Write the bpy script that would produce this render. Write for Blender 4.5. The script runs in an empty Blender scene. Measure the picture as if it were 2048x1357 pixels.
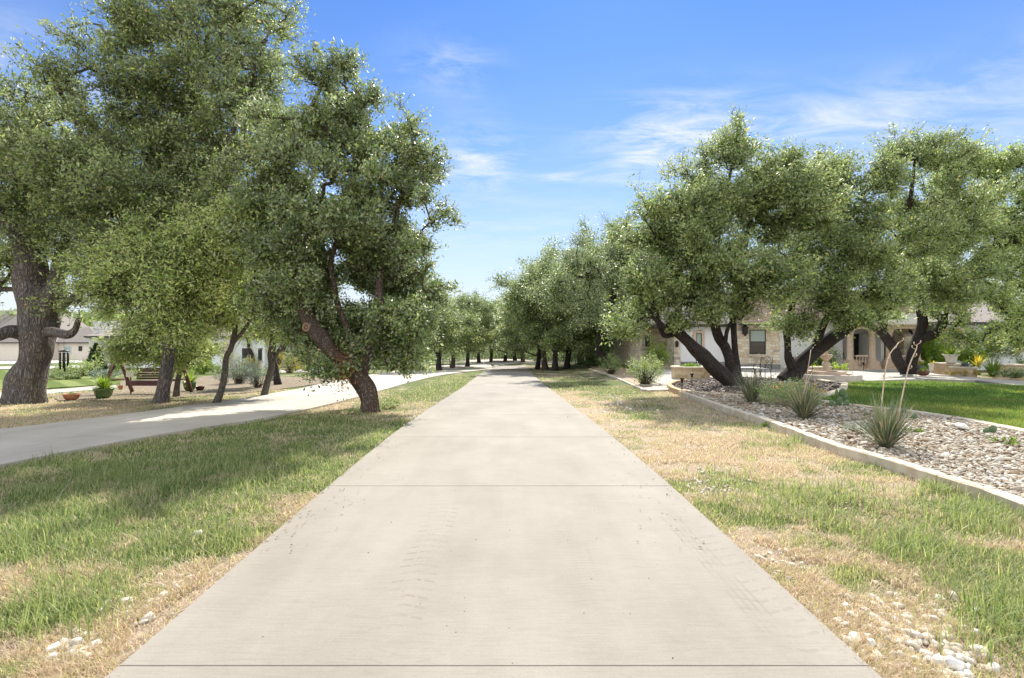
import bpy, math, random
import numpy as np
from mathutils import Vector
from mathutils.geometry import tessellate_polygon
SC = bpy.context.scene
COL = SC.collection
F = 1100.0; CX = 1024.0; HY = 675.0; EYE = 1.6
R = math.radians
rng = np.random.default_rng(7)
random.seed(7)

# ------------------------------------------------------------------ terrain and measuring helpers
def S(t):
    t = np.clip(t, 0, 1); return t * t * (3 - 2 * t)
def H(x, y):
    x = np.asarray(x, float); y = np.asarray(y, float)
    hz = np.interp(y, [0, 7, 9, 12, 17, 22, 30, 40, 49, 60, 80], [0, 0, -.02, -.11, -.29, -.48, -.66, -.88, -1.07, -1.24, -1.32])
    return hz * (1 - .45 * S((x - 2) / 7)) - .6 * S((-x - 38) / 30) * S((y - 50) / 30)
def G(px, py, off=0.0):
    """ground point (raised by off) seen at a photo pixel"""
    d = 12.0
    for _ in range(60):
        x = (px - CX) * d / F; z = float(H(x, d)) + off
        d = .5 * d + .5 * (EYE - z) * F / (py - HY)
    x = (px - CX) * d / F
    return (x, d, float(H(x, d)) + off)
def drape(name, poly, off, mat, step=.7, skirt=.0, parent=None):
    """a sheet cut to the outline poly and laid on the terrain, off above it"""
    import bmesh
    bm = bmesh.new(); pts = [Vector((p[0], p[1], 0)) for p in poly]; vs = [bm.verts.new(p) for p in pts]
    for t in tessellate_polygon([pts]):
        try: bm.faces.new([vs[i] for i in t])
        except ValueError: pass
    ys = [p[1] for p in poly]; xs = [p[0] for p in poly]
    for lo, hi, nrm in ((min(ys), min(max(ys), 82), (0, 1, 0)), (max(min(xs), -70), min(max(xs), 12), (1, 0, 0))):
        st = step if nrm[1] else step * 1.5; k = lo + st
        while k < hi:
            co = (0, k, 0) if nrm[1] else (k, 0, 0)
            bmesh.ops.bisect_plane(bm, geom=bm.verts[:] + bm.edges[:] + bm.faces[:], plane_co=co, plane_no=nrm); k += st
    for v in bm.verts: v.co.z = float(H(v.co.x, v.co.y)) + off
    bmesh.ops.recalc_face_normals(bm, faces=bm.faces[:])
    for f in bm.faces:
        if f.normal.z < 0: f.normal_flip()
    if skirt:
        ed = [e for e in bm.edges if e.is_boundary]; r = bmesh.ops.extrude_edge_only(bm, edges=ed)
        for v in r['geom']:
            if isinstance(v, bmesh.types.BMVert): v.co.z -= skirt
    me = bpy.data.meshes.new(name); bm.to_mesh(me); bm.free(); return link(name, me, mat, parent)
def P(px, py, d):
    return ((px - CX) * d / F, d, EYE - (py - HY) * d / F)
def PX(px, d): return (px - CX) * d / F
def PZ(py, d): return EYE - (py - HY) * d / F

# ------------------------------------------------------------------ value noise
def _h(ix, iy, iz, s):
    n = (ix.astype(np.int64) * 374761393 + iy.astype(np.int64) * 668265263 + iz.astype(np.int64) * 2147483647 + s * 974711) & 0x7fffffff
    n = ((n ^ (n >> 13)) * 1274126177) & 0x7fffffff
    return ((n ^ (n >> 16)) & 0xffff) / 65535.0
def noise3(p, s=0):
    p = np.asarray(p, float); i = np.floor(p).astype(np.int64); f = p - i; f = f * f * (3 - 2 * f)
    r = 0
    for dx in (0, 1):
        for dy in (0, 1):
            for dz in (0, 1):
                w = (f[:, 0] if dx else 1 - f[:, 0]) * (f[:, 1] if dy else 1 - f[:, 1]) * (f[:, 2] if dz else 1 - f[:, 2])
                r = r + w * _h(i[:, 0] + dx, i[:, 1] + dy, i[:, 2] + dz, s)
    return r
def fbm2(x, y, sc, s=0, o=3):
    r = 0; a = 0.5; t = 0
    for k in range(o):
        r = r + a * noise3(np.stack([x * sc, y * sc, np.zeros_like(x) + k * 7.3], 1), s + k); t += a; a *= .5; sc *= 2.1
    return r / t

# ------------------------------------------------------------------ object helpers
def tag(o, label=None, cat=None, group=None, kind=None):
    if label: o['label'] = label
    if cat: o['category'] = cat
    if group: o['group'] = group
    if kind: o['kind'] = kind
    return o
def empty(name, loc, label, cat, group=None, rz=0):
    o = bpy.data.objects.new(name, None); COL.objects.link(o); o.location = loc; o.rotation_euler = (0, 0, rz)
    o.empty_display_size = .1
    return tag(o, label, cat, group)
def link(name, me, mat, parent=None):
    if mat is not None and len(me.materials) == 0: me.materials.append(mat)
    o = bpy.data.objects.new(name, me); COL.objects.link(o)
    if parent is not None: o.parent = parent
    return o
def npmesh(name, V, Fc, val=None, smooth=False):
    V = np.ascontiguousarray(V, dtype=np.float32); Fc = np.ascontiguousarray(Fc, dtype=np.int32)
    me = bpy.data.meshes.new(name); n, k = Fc.shape
    me.vertices.add(len(V)); me.vertices.foreach_set('co', V.ravel())
    me.loops.add(n * k); me.loops.foreach_set('vertex_index', Fc.ravel())
    me.polygons.add(n); me.polygons.foreach_set('loop_start', np.arange(0, n * k, k, dtype=np.int32))
    if smooth: me.polygons.foreach_set('use_smooth', np.ones(n, dtype=bool))
    me.update(calc_edges=True)
    if val is not None:
        a = me.attributes.new('v', 'FLOAT', 'FACE'); a.data.foreach_set('value', np.asarray(val, dtype=np.float32))
    return me
class MB:
    """collects shapes and links them as one mesh object"""
    def __init__(s): s.v = []; s.f = []; s.sm = []
    def add(s, vs, fs, sm=False):
        b = len(s.v); s.v += [tuple(map(float, v)) for v in vs]; s.f += [tuple(i + b for i in f) for f in fs]; s.sm += [sm] * len(fs)
    def box(s, x0, x1, y0, y1, z0, z1):
        s.add([(x0, y0, z0), (x1, y0, z0), (x1, y1, z0), (x0, y1, z0), (x0, y0, z1), (x1, y0, z1), (x1, y1, z1), (x0, y1, z1)],
              [(0, 3, 2, 1), (4, 5, 6, 7), (0, 1, 5, 4), (1, 2, 6, 5), (2, 3, 7, 6), (3, 0, 4, 7)])
    def obox(s, c, u, L, T, z0, z1):
        """box of length L along unit u (xy), thickness T"""
        ux, uy = u; nx, ny = -uy, ux; a = L / 2; b = T / 2
        pts = [(c[0] + ux * i * a + nx * j * b, c[1] + uy * i * a + ny * j * b) for i, j in ((-1, -1), (1, -1), (1, 1), (-1, 1))]
        s.add([(x, y, z0) for x, y in pts] + [(x, y, z1) for x, y in pts],
              [(0, 3, 2, 1), (4, 5, 6, 7), (0, 1, 5, 4), (1, 2, 6, 5), (2, 3, 7, 6), (3, 0, 4, 7)])
    def tube(s, pts, rad, n=8, cap=True):
        pts = [Vector(p) for p in pts]; rad = rad if hasattr(rad, '__len__') else [rad] * len(pts)
        t = (pts[1] - pts[0]).normalized(); u = t.orthogonal().normalized(); vs = []; fs = []
        for i, p in enumerate(pts):
            t = (pts[min(i + 1, len(pts) - 1)] - pts[max(i - 1, 0)]).normalized()
            u = (u - t * u.dot(t)).normalized(); w = t.cross(u)
            for k in range(n):
                a = 2 * math.pi * k / n; vs.append(p + (u * math.cos(a) + w * math.sin(a)) * rad[i])
        for i in range(len(pts) - 1):
            for k in range(n):
                a = i * n + k; b = i * n + (k + 1) % n; fs.append((a, b, b + n, a + n))
        if cap: fs.append(tuple(range(n - 1, -1, -1))); fs.append(tuple(range((len(pts) - 1) * n, len(pts) * n)))
        s.add(vs, fs, True)
    def lathe(s, prof, c=(0, 0, 0), n=24, close=True):
        vs = []; fs = []
        for r, z in prof:
            for k in range(n):
                a = 2 * math.pi * k / n; vs.append((c[0] + r * math.cos(a), c[1] + r * math.sin(a), c[2] + z))
        for i in range(len(prof) - 1):
            for k in range(n):
                a = i * n + k; b = i * n + (k + 1) % n; fs.append((a, b, b + n, a + n))
        if close: fs.append(tuple(range(n - 1, -1, -1))); fs.append(tuple(range((len(prof) - 1) * n, len(prof) * n)))
        s.add(vs, fs, True)
    def prism(s, poly, z0, z1):
        n = len(poly); tri = tessellate_polygon([[Vector((x, y, 0)) for x, y in poly]])
        A = sum(poly[i][0] * poly[(i + 1) % n][1] - poly[(i + 1) % n][0] * poly[i][1] for i in range(n))
        vs = [(x, y, z1) for x, y in poly] + [(x, y, z0) for x, y in poly]; fs = []
        for t in tri:
            a, b, c = (poly[i] for i in t)
            o = (b[0] - a[0]) * (c[1] - a[1]) - (b[1] - a[1]) * (c[0] - a[0])
            fs.append(tuple(t) if o > 0 else tuple(reversed(t)))
        for i in range(n):
            j = (i + 1) % n; fs.append((i, i + n, j + n, j) if A > 0 else (j, j + n, i + n, i))
        s.add(vs, fs)
    def build(s, name, mat, parent=None, off=(0, 0, 0), bevel=0):
        me = bpy.data.meshes.new(name); me.from_pydata([(v[0] - off[0], v[1] - off[1], v[2] - off[2]) for v in s.v], [], s.f)
        me.polygons.foreach_set('use_smooth', s.sm); me.update()
        o = link(name, me, mat, parent)
        if parent is None: o.location = off
        if bevel:
            m = o.modifiers.new('b', 'BEVEL'); m.width = bevel; m.segments = 2; m.limit_method = 'ANGLE'; m.angle_limit = R(40)
        return o
def inpoly(x, y, poly):
    r = np.zeros(len(x), bool); n = len(poly)
    for i in range(n):
        x0, y0 = poly[i][:2]; x1, y1 = poly[(i + 1) % n][:2]
        if y0 == y1: continue
        c = ((y0 > y) != (y1 > y)) & (x < (x1 - x0) * (y - y0) / (y1 - y0) + x0); r ^= c
    return r
def smoothpoly(pts, n=6):
    """Catmull-Rom through points"""
    pts = [np.array(p, float) for p in pts]; q = [2 * pts[0] - pts[1]] + pts + [2 * pts[-1] - pts[-2]]; out = []
    for i in range(1, len(q) - 2):
        for k in range(n):
            t = k / n; a, b, c, d = q[i - 1:i + 3]
            out.append(.5 * ((2 * b) + (-a + c) * t + (2 * a - 5 * b + 4 * c - d) * t * t + (-a + 3 * b - 3 * c + d) * t ** 3))
    out.append(pts[-1]); return out

# ------------------------------------------------------------------ materials
def newmat(name):
    m = bpy.data.materials.new(name); m.use_nodes = True; nt = m.node_tree; return m, nt, nt.nodes['Principled BSDF']
def nd(nt, typ, **kw):
    n = nt.nodes.new(typ)
    for k, v in kw.items():
        if k in n.inputs.keys() if hasattr(n.inputs, 'keys') else False: n.inputs[k].default_value = v
        else: setattr(n, k, v)
    return n
def ramp(nt, stops, fac=None):
    r = nt.nodes.new('ShaderNodeValToRGB'); e = r.color_ramp.elements
    while len(e) < len(stops): e.new(.5)
    for i, (p, c) in enumerate(stops): e[i].position = p; e[i].color = (*c, 1) if len(c) == 3 else c
    if fac is not None: nt.links.new(fac, r.inputs[0])
    return r
def coords(nt, scale=(1, 1, 1)):
    t = nt.nodes.new('ShaderNodeTexCoord'); m = nt.nodes.new('ShaderNodeMapping'); m.inputs['Scale'].default_value = scale
    nt.links.new(t.outputs['Object'], m.inputs['Vector']); return m.outputs[0]
def noise(nt, vec, sc, det=4, rough=.55):
    n = nt.nodes.new('ShaderNodeTexNoise'); n.inputs['Scale'].default_value = sc; n.inputs['Detail'].default_value = det; n.inputs['Roughness'].default_value = rough
    if vec is not None: nt.links.new(vec, n.inputs['Vector'])
    return n.outputs['Fac']
def bump(nt, b, h, st=.3, dist=.02):
    n = nt.nodes.new('ShaderNodeBump'); n.inputs['Strength'].default_value = st; n.inputs['Distance'].default_value = dist
    nt.links.new(h, n.inputs['Height']); nt.links.new(n.outputs[0], b.inputs['Normal']); return n
def mixc(nt, fac, a, b, mode='MIX'):
    m = nt.nodes.new('ShaderNodeMix'); m.data_type = 'RGBA'; m.blend_type = mode
    for s_, v in ((m.inputs['Factor'], fac), (m.inputs[6], a), (m.inputs[7], b)):
        if hasattr(v, 'links') or hasattr(v, 'is_linked'): nt.links.new(v, s_)
        elif isinstance(v, (int, float)): s_.default_value = v
        else: s_.default_value = (*v, 1)
    return m.outputs[2]
def simple(name, c1, c2, sc=8, rough=.8, bst=.25, bd=.01, spec=.5, metal=0, stretch=(1, 1, 1)):
    m, nt, b = newmat(name); v = coords(nt, stretch); f = noise(nt, v, sc, 6, .6)
    r = ramp(nt, [(.3, c1), (.7, c2)], f); nt.links.new(r.outputs[0], b.inputs['Base Color'])
    b.inputs['Roughness'].default_value = rough; b.inputs['Specular IOR Level'].default_value = spec; b.inputs['Metallic'].default_value = metal
    if bst: bump(nt, b, noise(nt, v, sc * 3, 5), bst, bd)
    return m
def attrmat(name, stops, rough=.6, spec=.5, trans=0., jitter=None, bst=0, under=None):
    m, nt, b = newmat(name); a = nt.nodes.new('ShaderNodeAttribute'); a.attribute_name = 'v'
    r = ramp(nt, stops, a.outputs['Fac']); c = r.outputs[0]
    if jitter:
        f = noise(nt, coords(nt), jitter[0], 4); c = mixc(nt, jitter[1], c, ramp(nt, [(.3, (.25, .25, .25)), (.7, (1, 1, 1))], f).outputs[0], 'MULTIPLY')
    if under:   # the pale felted underside of an oak leaf
        ge = nt.nodes.new('ShaderNodeNewGeometry'); c = mixc(nt, ge.outputs['Backfacing'], c, mixc(nt, .55, c, under))
    nt.links.new(c, b.inputs['Base Color'])
    b.inputs['Roughness'].default_value = rough; b.inputs['Specular IOR Level'].default_value = spec
    if bst: bump(nt, b, noise(nt, coords(nt), 60, 4), bst, .005)
    if trans:
        t = nt.nodes.new('ShaderNodeBsdfTranslucent'); mx = nt.nodes.new('ShaderNodeMixShader'); mx.inputs[0].default_value = trans
        hs = nt.nodes.new('ShaderNodeHueSaturation'); hs.inputs['Saturation'].default_value = 1.1; hs.inputs['Value'].default_value = 2.1
        nt.links.new(c, hs.inputs['Color']); nt.links.new(hs.outputs[0], t.inputs[0])
        nt.links.new(b.outputs[0], mx.inputs[1]); nt.links.new(t.outputs[0], mx.inputs[2])
        nt.links.new(mx.outputs[0], nt.nodes['Material Output'].inputs['Surface'])
    return m
def barkmat(name, c1, c2, c3, sc=1.0):
    m, nt, b = newmat(name); v = coords(nt, (1, 1, .28)); f = noise(nt, v, 22 * sc, 8, .65)
    vo = nt.nodes.new('ShaderNodeTexVoronoi'); vo.feature = 'DISTANCE_TO_EDGE'; vo.inputs['Scale'].default_value = 40 * sc; vo.inputs['Randomness'].default_value = 1
    d = nt.nodes.new('ShaderNodeMix'); d.data_type = 'VECTOR'; d.inputs[0].default_value = .22
    nt.links.new(v, d.inputs[4]); no = nt.nodes.new('ShaderNodeTexNoise'); no.inputs['Scale'].default_value = 6; nt.links.new(v, no.inputs['Vector']); nt.links.new(no.outputs['Color'], d.inputs[5])
    nt.links.new(d.outputs[1], vo.inputs['Vector'])
    e = ramp(nt, [(.0, (0, 0, 0)), (.22, (1, 1, 1))], vo.outputs['Distance']).outputs[0]
    c = mixc(nt, f, c1, c2); big = ramp(nt, [(.45, (0, 0, 0)), (.62, (1, 1, 1))], noise(nt, coords(nt), 2.4, 5)).outputs[0]
    c = mixc(nt, big, c, c3); c = mixc(nt, .62, c, ramp(nt, [(0, (.2, .18, .17)), (1, (1, 1, 1))], e).outputs[0], 'MULTIPLY'); c = mixc(nt, .6, c, ramp(nt, [(.35, (.35, .32, .3)), (.6, (1, 1, 1))], noise(nt, coords(nt, (1, 1, .16)), 42 * sc, 6, .7)).outputs[0], 'MULTIPLY')
    nt.links.new(c, b.inputs['Base Color']); b.inputs['Roughness'].default_value = .95; b.inputs['Specular IOR Level'].default_value = .2
    h = mixc(nt, .5, e, f); bump(nt, b, h, 1.0, .06); return m

M = {}
M['bark_grey'] = barkmat('bark_grey', (.16, .135, .11), (.34, .30, .26), (.22, .20, .19), .55)
M['bark_brown'] = barkmat('bark_brown', (.12, .085, .062), (.30, .235, .19), (.22, .15, .11), .9)
M['bark_dark'] = barkmat('bark_dark', (.04, .033, .03), (.16, .14, .13), (.085, .062, .05), .9)
M['bark_pale'] = barkmat('bark_pale', (.15, .13, .10), (.36, .31, .25), (.24, .22, .19), 1.2)
G_OAK = [(0, (0.074, 0.111, 0.028)), (.35, (0.150, 0.211, 0.052)), (.7, (0.274, 0.357, 0.095)), (.92, (0.474, 0.534, 0.152)), (1, (0.564, 0.405, 0.152))]
G_LIGHT = [(0, (0.106, 0.155, 0.039)), (.4, (0.247, 0.349, 0.083)), (.75, (0.440, 0.552, 0.138)), (.93, (0.600, 0.600, 0.244)), (1, (0.600, 0.600, 0.291))]
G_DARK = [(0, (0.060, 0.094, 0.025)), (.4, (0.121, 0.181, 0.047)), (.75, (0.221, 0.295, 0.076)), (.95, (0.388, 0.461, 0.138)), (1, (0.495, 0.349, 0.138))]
M['leaf_oak'] = attrmat('leaf_oak', G_OAK, .50, .42, .27, under=(.34, .37, .25))
M['leaf_light'] = attrmat('leaf_light', G_LIGHT, .5, .40, .32, under=(.44, .46, .30))
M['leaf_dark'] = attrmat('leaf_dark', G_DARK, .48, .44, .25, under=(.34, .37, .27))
M['leaf_bright'] = attrmat('leaf_bright', [(0, (.07, .12, .02)), (.5, (.17, .26, .04)), (1, (.38, .44, .08))], .45, .5, .4)
M['leaf_yellow'] = attrmat('leaf_yellow', [(0, (.16, .15, .03)), (.5, (.34, .30, .05)), (1, (.55, .45, .10))], .5, .4, .35)
M['leaf_silver'] = attrmat('leaf_silver', [(0, (.10, .13, .09)), (.5, (.23, .28, .20)), (1, (.42, .47, .38))], .6, .3, .2)
M['leaf_conifer'] = attrmat('leaf_conifer', [(0, (.008, .02, .012)), (.5, (.02, .05, .022)), (1, (.05, .09, .035))], .5, .4, .1)
M['leaf_rust'] = attrmat('leaf_rust', [(0, (.20, .07, .025)), (.5, (.33, .13, .05)), (1, (.45, .22, .10))], .6, .3, .3)
M['grass'] = attrmat('grass', [(0, (.56, .46, .34)), (.2, (.36, .27, .18)), (.33, (.54, .46, .31)), (.44, (.42, .40, .17)), (.55, (.35, .355, .15)), (.78, (.19, .24, .08)), (1, (.085, .135, .042))], .6, .3, .35)
M['lawn_grass'] = attrmat('lawn_grass', [(0, (.26, .27, .07)), (.5, (.10, .175, .035)), (1, (.045, .10, .018))], .6, .3, .35)
M['rock'] = attrmat('rock', [(0, (.20, .13, .07)), (.15, (.31, .225, .14)), (.4, (.39, .335, .25)), (.75, (.48, .435, .35)), (1, (.60, .57, .50))], .8, .3, 0, (25, .35), .3)
M['limestone_rubble'] = attrmat('limestone_rubble', [(0, (.48, .40, .30)), (.5, (.66, .60, .50)), (1, (.82, .79, .73))], .9, .2, 0, (30, .4), .4)
M['mulch_chip'] = attrmat('mulch_chip', [(0, (.05, .04, .035)), (.5, (.16, .13, .11)), (.8, (.34, .29, .25)), (1, (.6, .56, .5))], .9, .2, 0, (30, .4), 0)
M['limestone'] = simple('limestone', (.44, .36, .25), (.66, .59, .47), 5, .9, .5, .01, .2)
M['limestone_tan'] = simple('limestone_tan', (.42, .28, .15), (.62, .46, .28), 4, .9, .5, .01, .2)
M['cast_stone'] = simple('cast_stone', (.50, .36, .26), (.66, .53, .41), 6, .85, .3, .01, .2)
M['stucco'] = simple('stucco', (.78, .78, .78), (.84, .84, .84), 3, .9, .3, .004, .2)
M['stucco_cream'] = simple('stucco_cream', (.62, .55, .45), (.68, .61, .51), 3, .9, .2, .004, .2)
M['foundation'] = simple('foundation', (.20, .20, .19), (.30, .30, .29), 3, .9, .3, .01, .2)
M['shingle_brown'] = simple('shingle_brown', (.20, .175, .15), (.29, .26, .23), 10, .9, .4, .01, .2, 0, (1, 4, 4))
M['shingle_grey'] = simple('shingle_grey', (.22, .19, .17), (.36, .31, .28), 10, .9, .4, .01, .2, 0, (1, 4, 4))
M['clay_tile'] = simple('clay_tile', (.26, .15, .10), (.50, .41, .34), 9, .8, .3, .01, .3)
M['black_metal'] = simple('black_metal', (.012, .012, .012), (.03, .028, .026), 20, .45, .1, .002, .5, .4)
M['white_metal'] = simple('white_metal', (.6, .6, .6), (.7, .7, .7), 10, .5, .1, .002)
M['dark_trim'] = simple('dark_trim', (.02, .018, .015), (.045, .04, .033), 10, .5, .1, .002)
M['white_trim'] = simple('white_trim', (.62, .60, .56), (.7, .68, .64), 10, .6, .1, .002)
M['blind'] = simple('blind', (.30, .36, .33), (.38, .44, .40), 2, .6, 0, 0, .4, 0, (1, 1, 10))
M['timber'] = simple('timber', (.09, .045, .028), (.17, .10, .065), 14, .85, .4, .005, .2, 0, (1, 1, .2))
M['red_paint'] = simple('red_paint', (.055, .010, .009), (.10, .018, .015), 6, .45, .1, .002)
M['terracotta'] = simple('terracotta', (.34, .12, .06), (.46, .20, .11), 7, .7, .2, .004, .3)
M['glaze_green'] = simple('glaze_green', (.05, .10, .03), (.12, .17, .06), 6, .25, .1, .002)
M['glaze_blue'] = simple('glaze_blue', (.04, .06, .07), (.10, .13, .14), 6, .3, .1, .002)
M['pot_white'] = simple('pot_white', (.58, .53, .45), (.70, .66, .58), 6, .8, .2, .004)
M['pad'] = simple('pad', (.05, .10, .035), (.10, .16, .06), 9, .5, .2, .004)
M['stalk'] = simple('stalk', (.40, .30, .20), (.58, .46, .34), 30, .7, .2, .002)
M['petal'] = simple('petal', (.65, .38, .02), (.8, .5, .04), 30, .6, 0, 0)
M['flower_eye'] = simple('flower_eye', (.05, .02, .01), (.09, .04, .02), 30, .8, 0, 0)
M['scar'] = simple('scar', (.20, .12, .075), (.34, .22, .14), 30, .9, .5, .01)
M['wood_end'] = simple('wood_end', (.30, .22, .15), (.42, .32, .22), 30, .9, .5, .01)
M['stone_slab'] = simple('stone_slab', (.42, .37, .31), (.60, .55, .48), 4, .9, .4, .01, .2)
M['paving'] = simple('paving', (.34, .31, .26), (.44, .41, .36), 2, .9, .2, .005, .2)
M['asphalt'] = simple('asphalt', (.42, .40, .37), (.52, .50, .46), 3, .9, .2, .005, .2)
M['mulch'] = simple('mulch', (.10, .075, .06), (.24, .18, .14), 14, .95, .6, .02, .1)
M['bed_soil'] = simple('bed_soil', (.30, .22, .15), (.46, .36, .25), 12, .95, .6, .02, .1)
M['litter'] = simple('litter', (.12, .10, .065), (.30, .24, .17), 6, .95, .6, .02, .1)
M['lawn_base'] = simple('lawn_base', (.05, .09, .02), (.09, .14, .03), 1.2, .9, .5, .02, .1)
def mown():
    m, nt, b = newmat('mown_lawn'); w = nt.nodes.new('ShaderNodeTexWave'); w.inputs['Scale'].default_value = .35; w.inputs['Distortion'].default_value = 1.2; w.bands_direction = 'DIAGONAL'
    nt.links.new(coords(nt), w.inputs['Vector']); n = noise(nt, coords(nt), 9, 6, .7); c = ramp(nt, [(.3, (.11, .15, .035)), (.7, (.20, .24, .075))], w.outputs['Fac']).outputs[0]
    c = mixc(nt, .6, c, ramp(nt, [(.3, (.5, .5, .45)), (.65, (1, 1, 1))], n).outputs[0], 'MULTIPLY'); nt.links.new(c, b.inputs['Base Color']); b.inputs['Roughness'].default_value = .95; b.inputs['Specular IOR Level'].default_value = .1
    bump(nt, b, n, .6, .03); return m
M['mown_lawn'] = mown()
def glass():
    m, nt, b = newmat('window_glass'); b.inputs['Base Color'].default_value = (.012, .016, .018, 1); b.inputs['Roughness'].default_value = .06
    b.inputs['Specular IOR Level'].default_value = .8; return m
M['glass'] = glass()
def water():
    m, nt, b = newmat('basin_water'); b.inputs['Base Color'].default_value = (.03, .045, .04, 1); b.inputs['Roughness'].default_value = .08; return m
M['water'] = water()
def stonewall(name, c1, c2, c3, bw=.34, bh=.16, mort=(.50, .45, .37), wall='xz'):
    m, nt, b = newmat(name); t = nt.nodes.new('ShaderNodeTexCoord'); sp = nt.nodes.new('ShaderNodeSeparateXYZ'); nt.links.new(t.outputs['Object'], sp.inputs[0])
    ad = nt.nodes.new('ShaderNodeMath'); nt.links.new(sp.outputs[0], ad.inputs[0]); nt.links.new(sp.outputs[1], ad.inputs[1])
    cb = nt.nodes.new('ShaderNodeCombineXYZ'); nt.links.new(ad.outputs[0], cb.inputs[0]); nt.links.new(sp.outputs[2], cb.inputs[1])
    br = nt.nodes.new('ShaderNodeTexBrick'); br.inputs['Scale'].default_value = 1; br.inputs['Brick Width'].default_value = bw; br.inputs['Row Height'].default_value = bh
    br.inputs['Mortar Size'].default_value = .008; br.inputs['Color1'].default_value = (0, 0, 0, 1); br.inputs['Color2'].default_value = (1, 1, 1, 1); br.inputs['Mortar'].default_value = (.5, .5, .5, 1)
    br.offset = .43; br.squash = .6; br.squash_frequency = 3
    nt.links.new(cb.outputs[0], br.inputs['Vector'])
    c = ramp(nt, [(0, c3), (.2, c2), (.6, c1), (1, tuple(min(1, x * 1.15) for x in c1))], br.outputs['Color']).outputs[0]
    c = mixc(nt, br.outputs['Fac'], c, mort); f = noise(nt, coords(nt), 9, 6)
    c = mixc(nt, .5, c, ramp(nt, [(.3, (.55, .5, .45)), (.65, (1, 1, 1))], f).outputs[0], 'MULTIPLY')
    nt.links.new(c, b.inputs['Base Color']); b.inputs['Roughness'].default_value = .9; b.inputs['Specular IOR Level'].default_value = .2
    iv = nt.nodes.new('ShaderNodeMath'); iv.operation = 'SUBTRACT'; iv.inputs[0].default_value = 1; nt.links.new(br.outputs['Fac'], iv.inputs[1])
    bump(nt, b, iv.outputs[0], .6, .02); return m
M['house_stone'] = stonewall('house_stone', (.74, .67, .54), (.64, .50, .35), (.42, .38, .34))
M['planter_stone'] = stonewall('planter_stone', (.60, .47, .30), (.56, .40, .23), (.46, .34, .22), .42, .15)
M['white_brick'] = stonewall('white_brick', (.72, .71, .68), (.66, .65, .62), (.60, .59, .57), .24, .08, (.58, .57, .55))
def groundmat():
    m, nt, b = newmat('dry_ground'); a = nt.nodes.new('ShaderNodeAttribute'); a.attribute_name = 'g'
    v = coords(nt); n1 = noise(nt, v, 7, 8, .7); n2 = noise(nt, v, 45, 6, .7)
    dry = ramp(nt, [(.25, (.21, .155, .11)), (.5, (.36, .28, .20)), (.75, (.52, .43, .32))], n2).outputs[0]
    grn = ramp(nt, [(.3, (.05, .075, .022)), (.7, (.17, .20, .065))], n2).outputs[0]
    ad = nt.nodes.new('ShaderNodeMath'); ad.operation = 'ADD'; nt.links.new(a.outputs['Fac'], ad.inputs[0])
    s = nt.nodes.new('ShaderNodeMath'); s.operation = 'MULTIPLY_ADD'; s.inputs[1].default_value = .6; s.inputs[2].default_value = -.3
    nt.links.new(n1, s.inputs[0]); nt.links.new(s.outputs[0], ad.inputs[1])
    k = ramp(nt, [(.30, (0, 0, 0)), (.62, (1, 1, 1))], ad.outputs[0]).outputs[0]
    nt.links.new(mixc(nt, k, dry, grn), b.inputs['Base Color']); b.inputs['Roughness'].default_value = .95; b.inputs['Specular IOR Level'].default_value = .1
    bump(nt, b, n2, .8, .03); return m
M['ground'] = groundmat()
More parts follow.
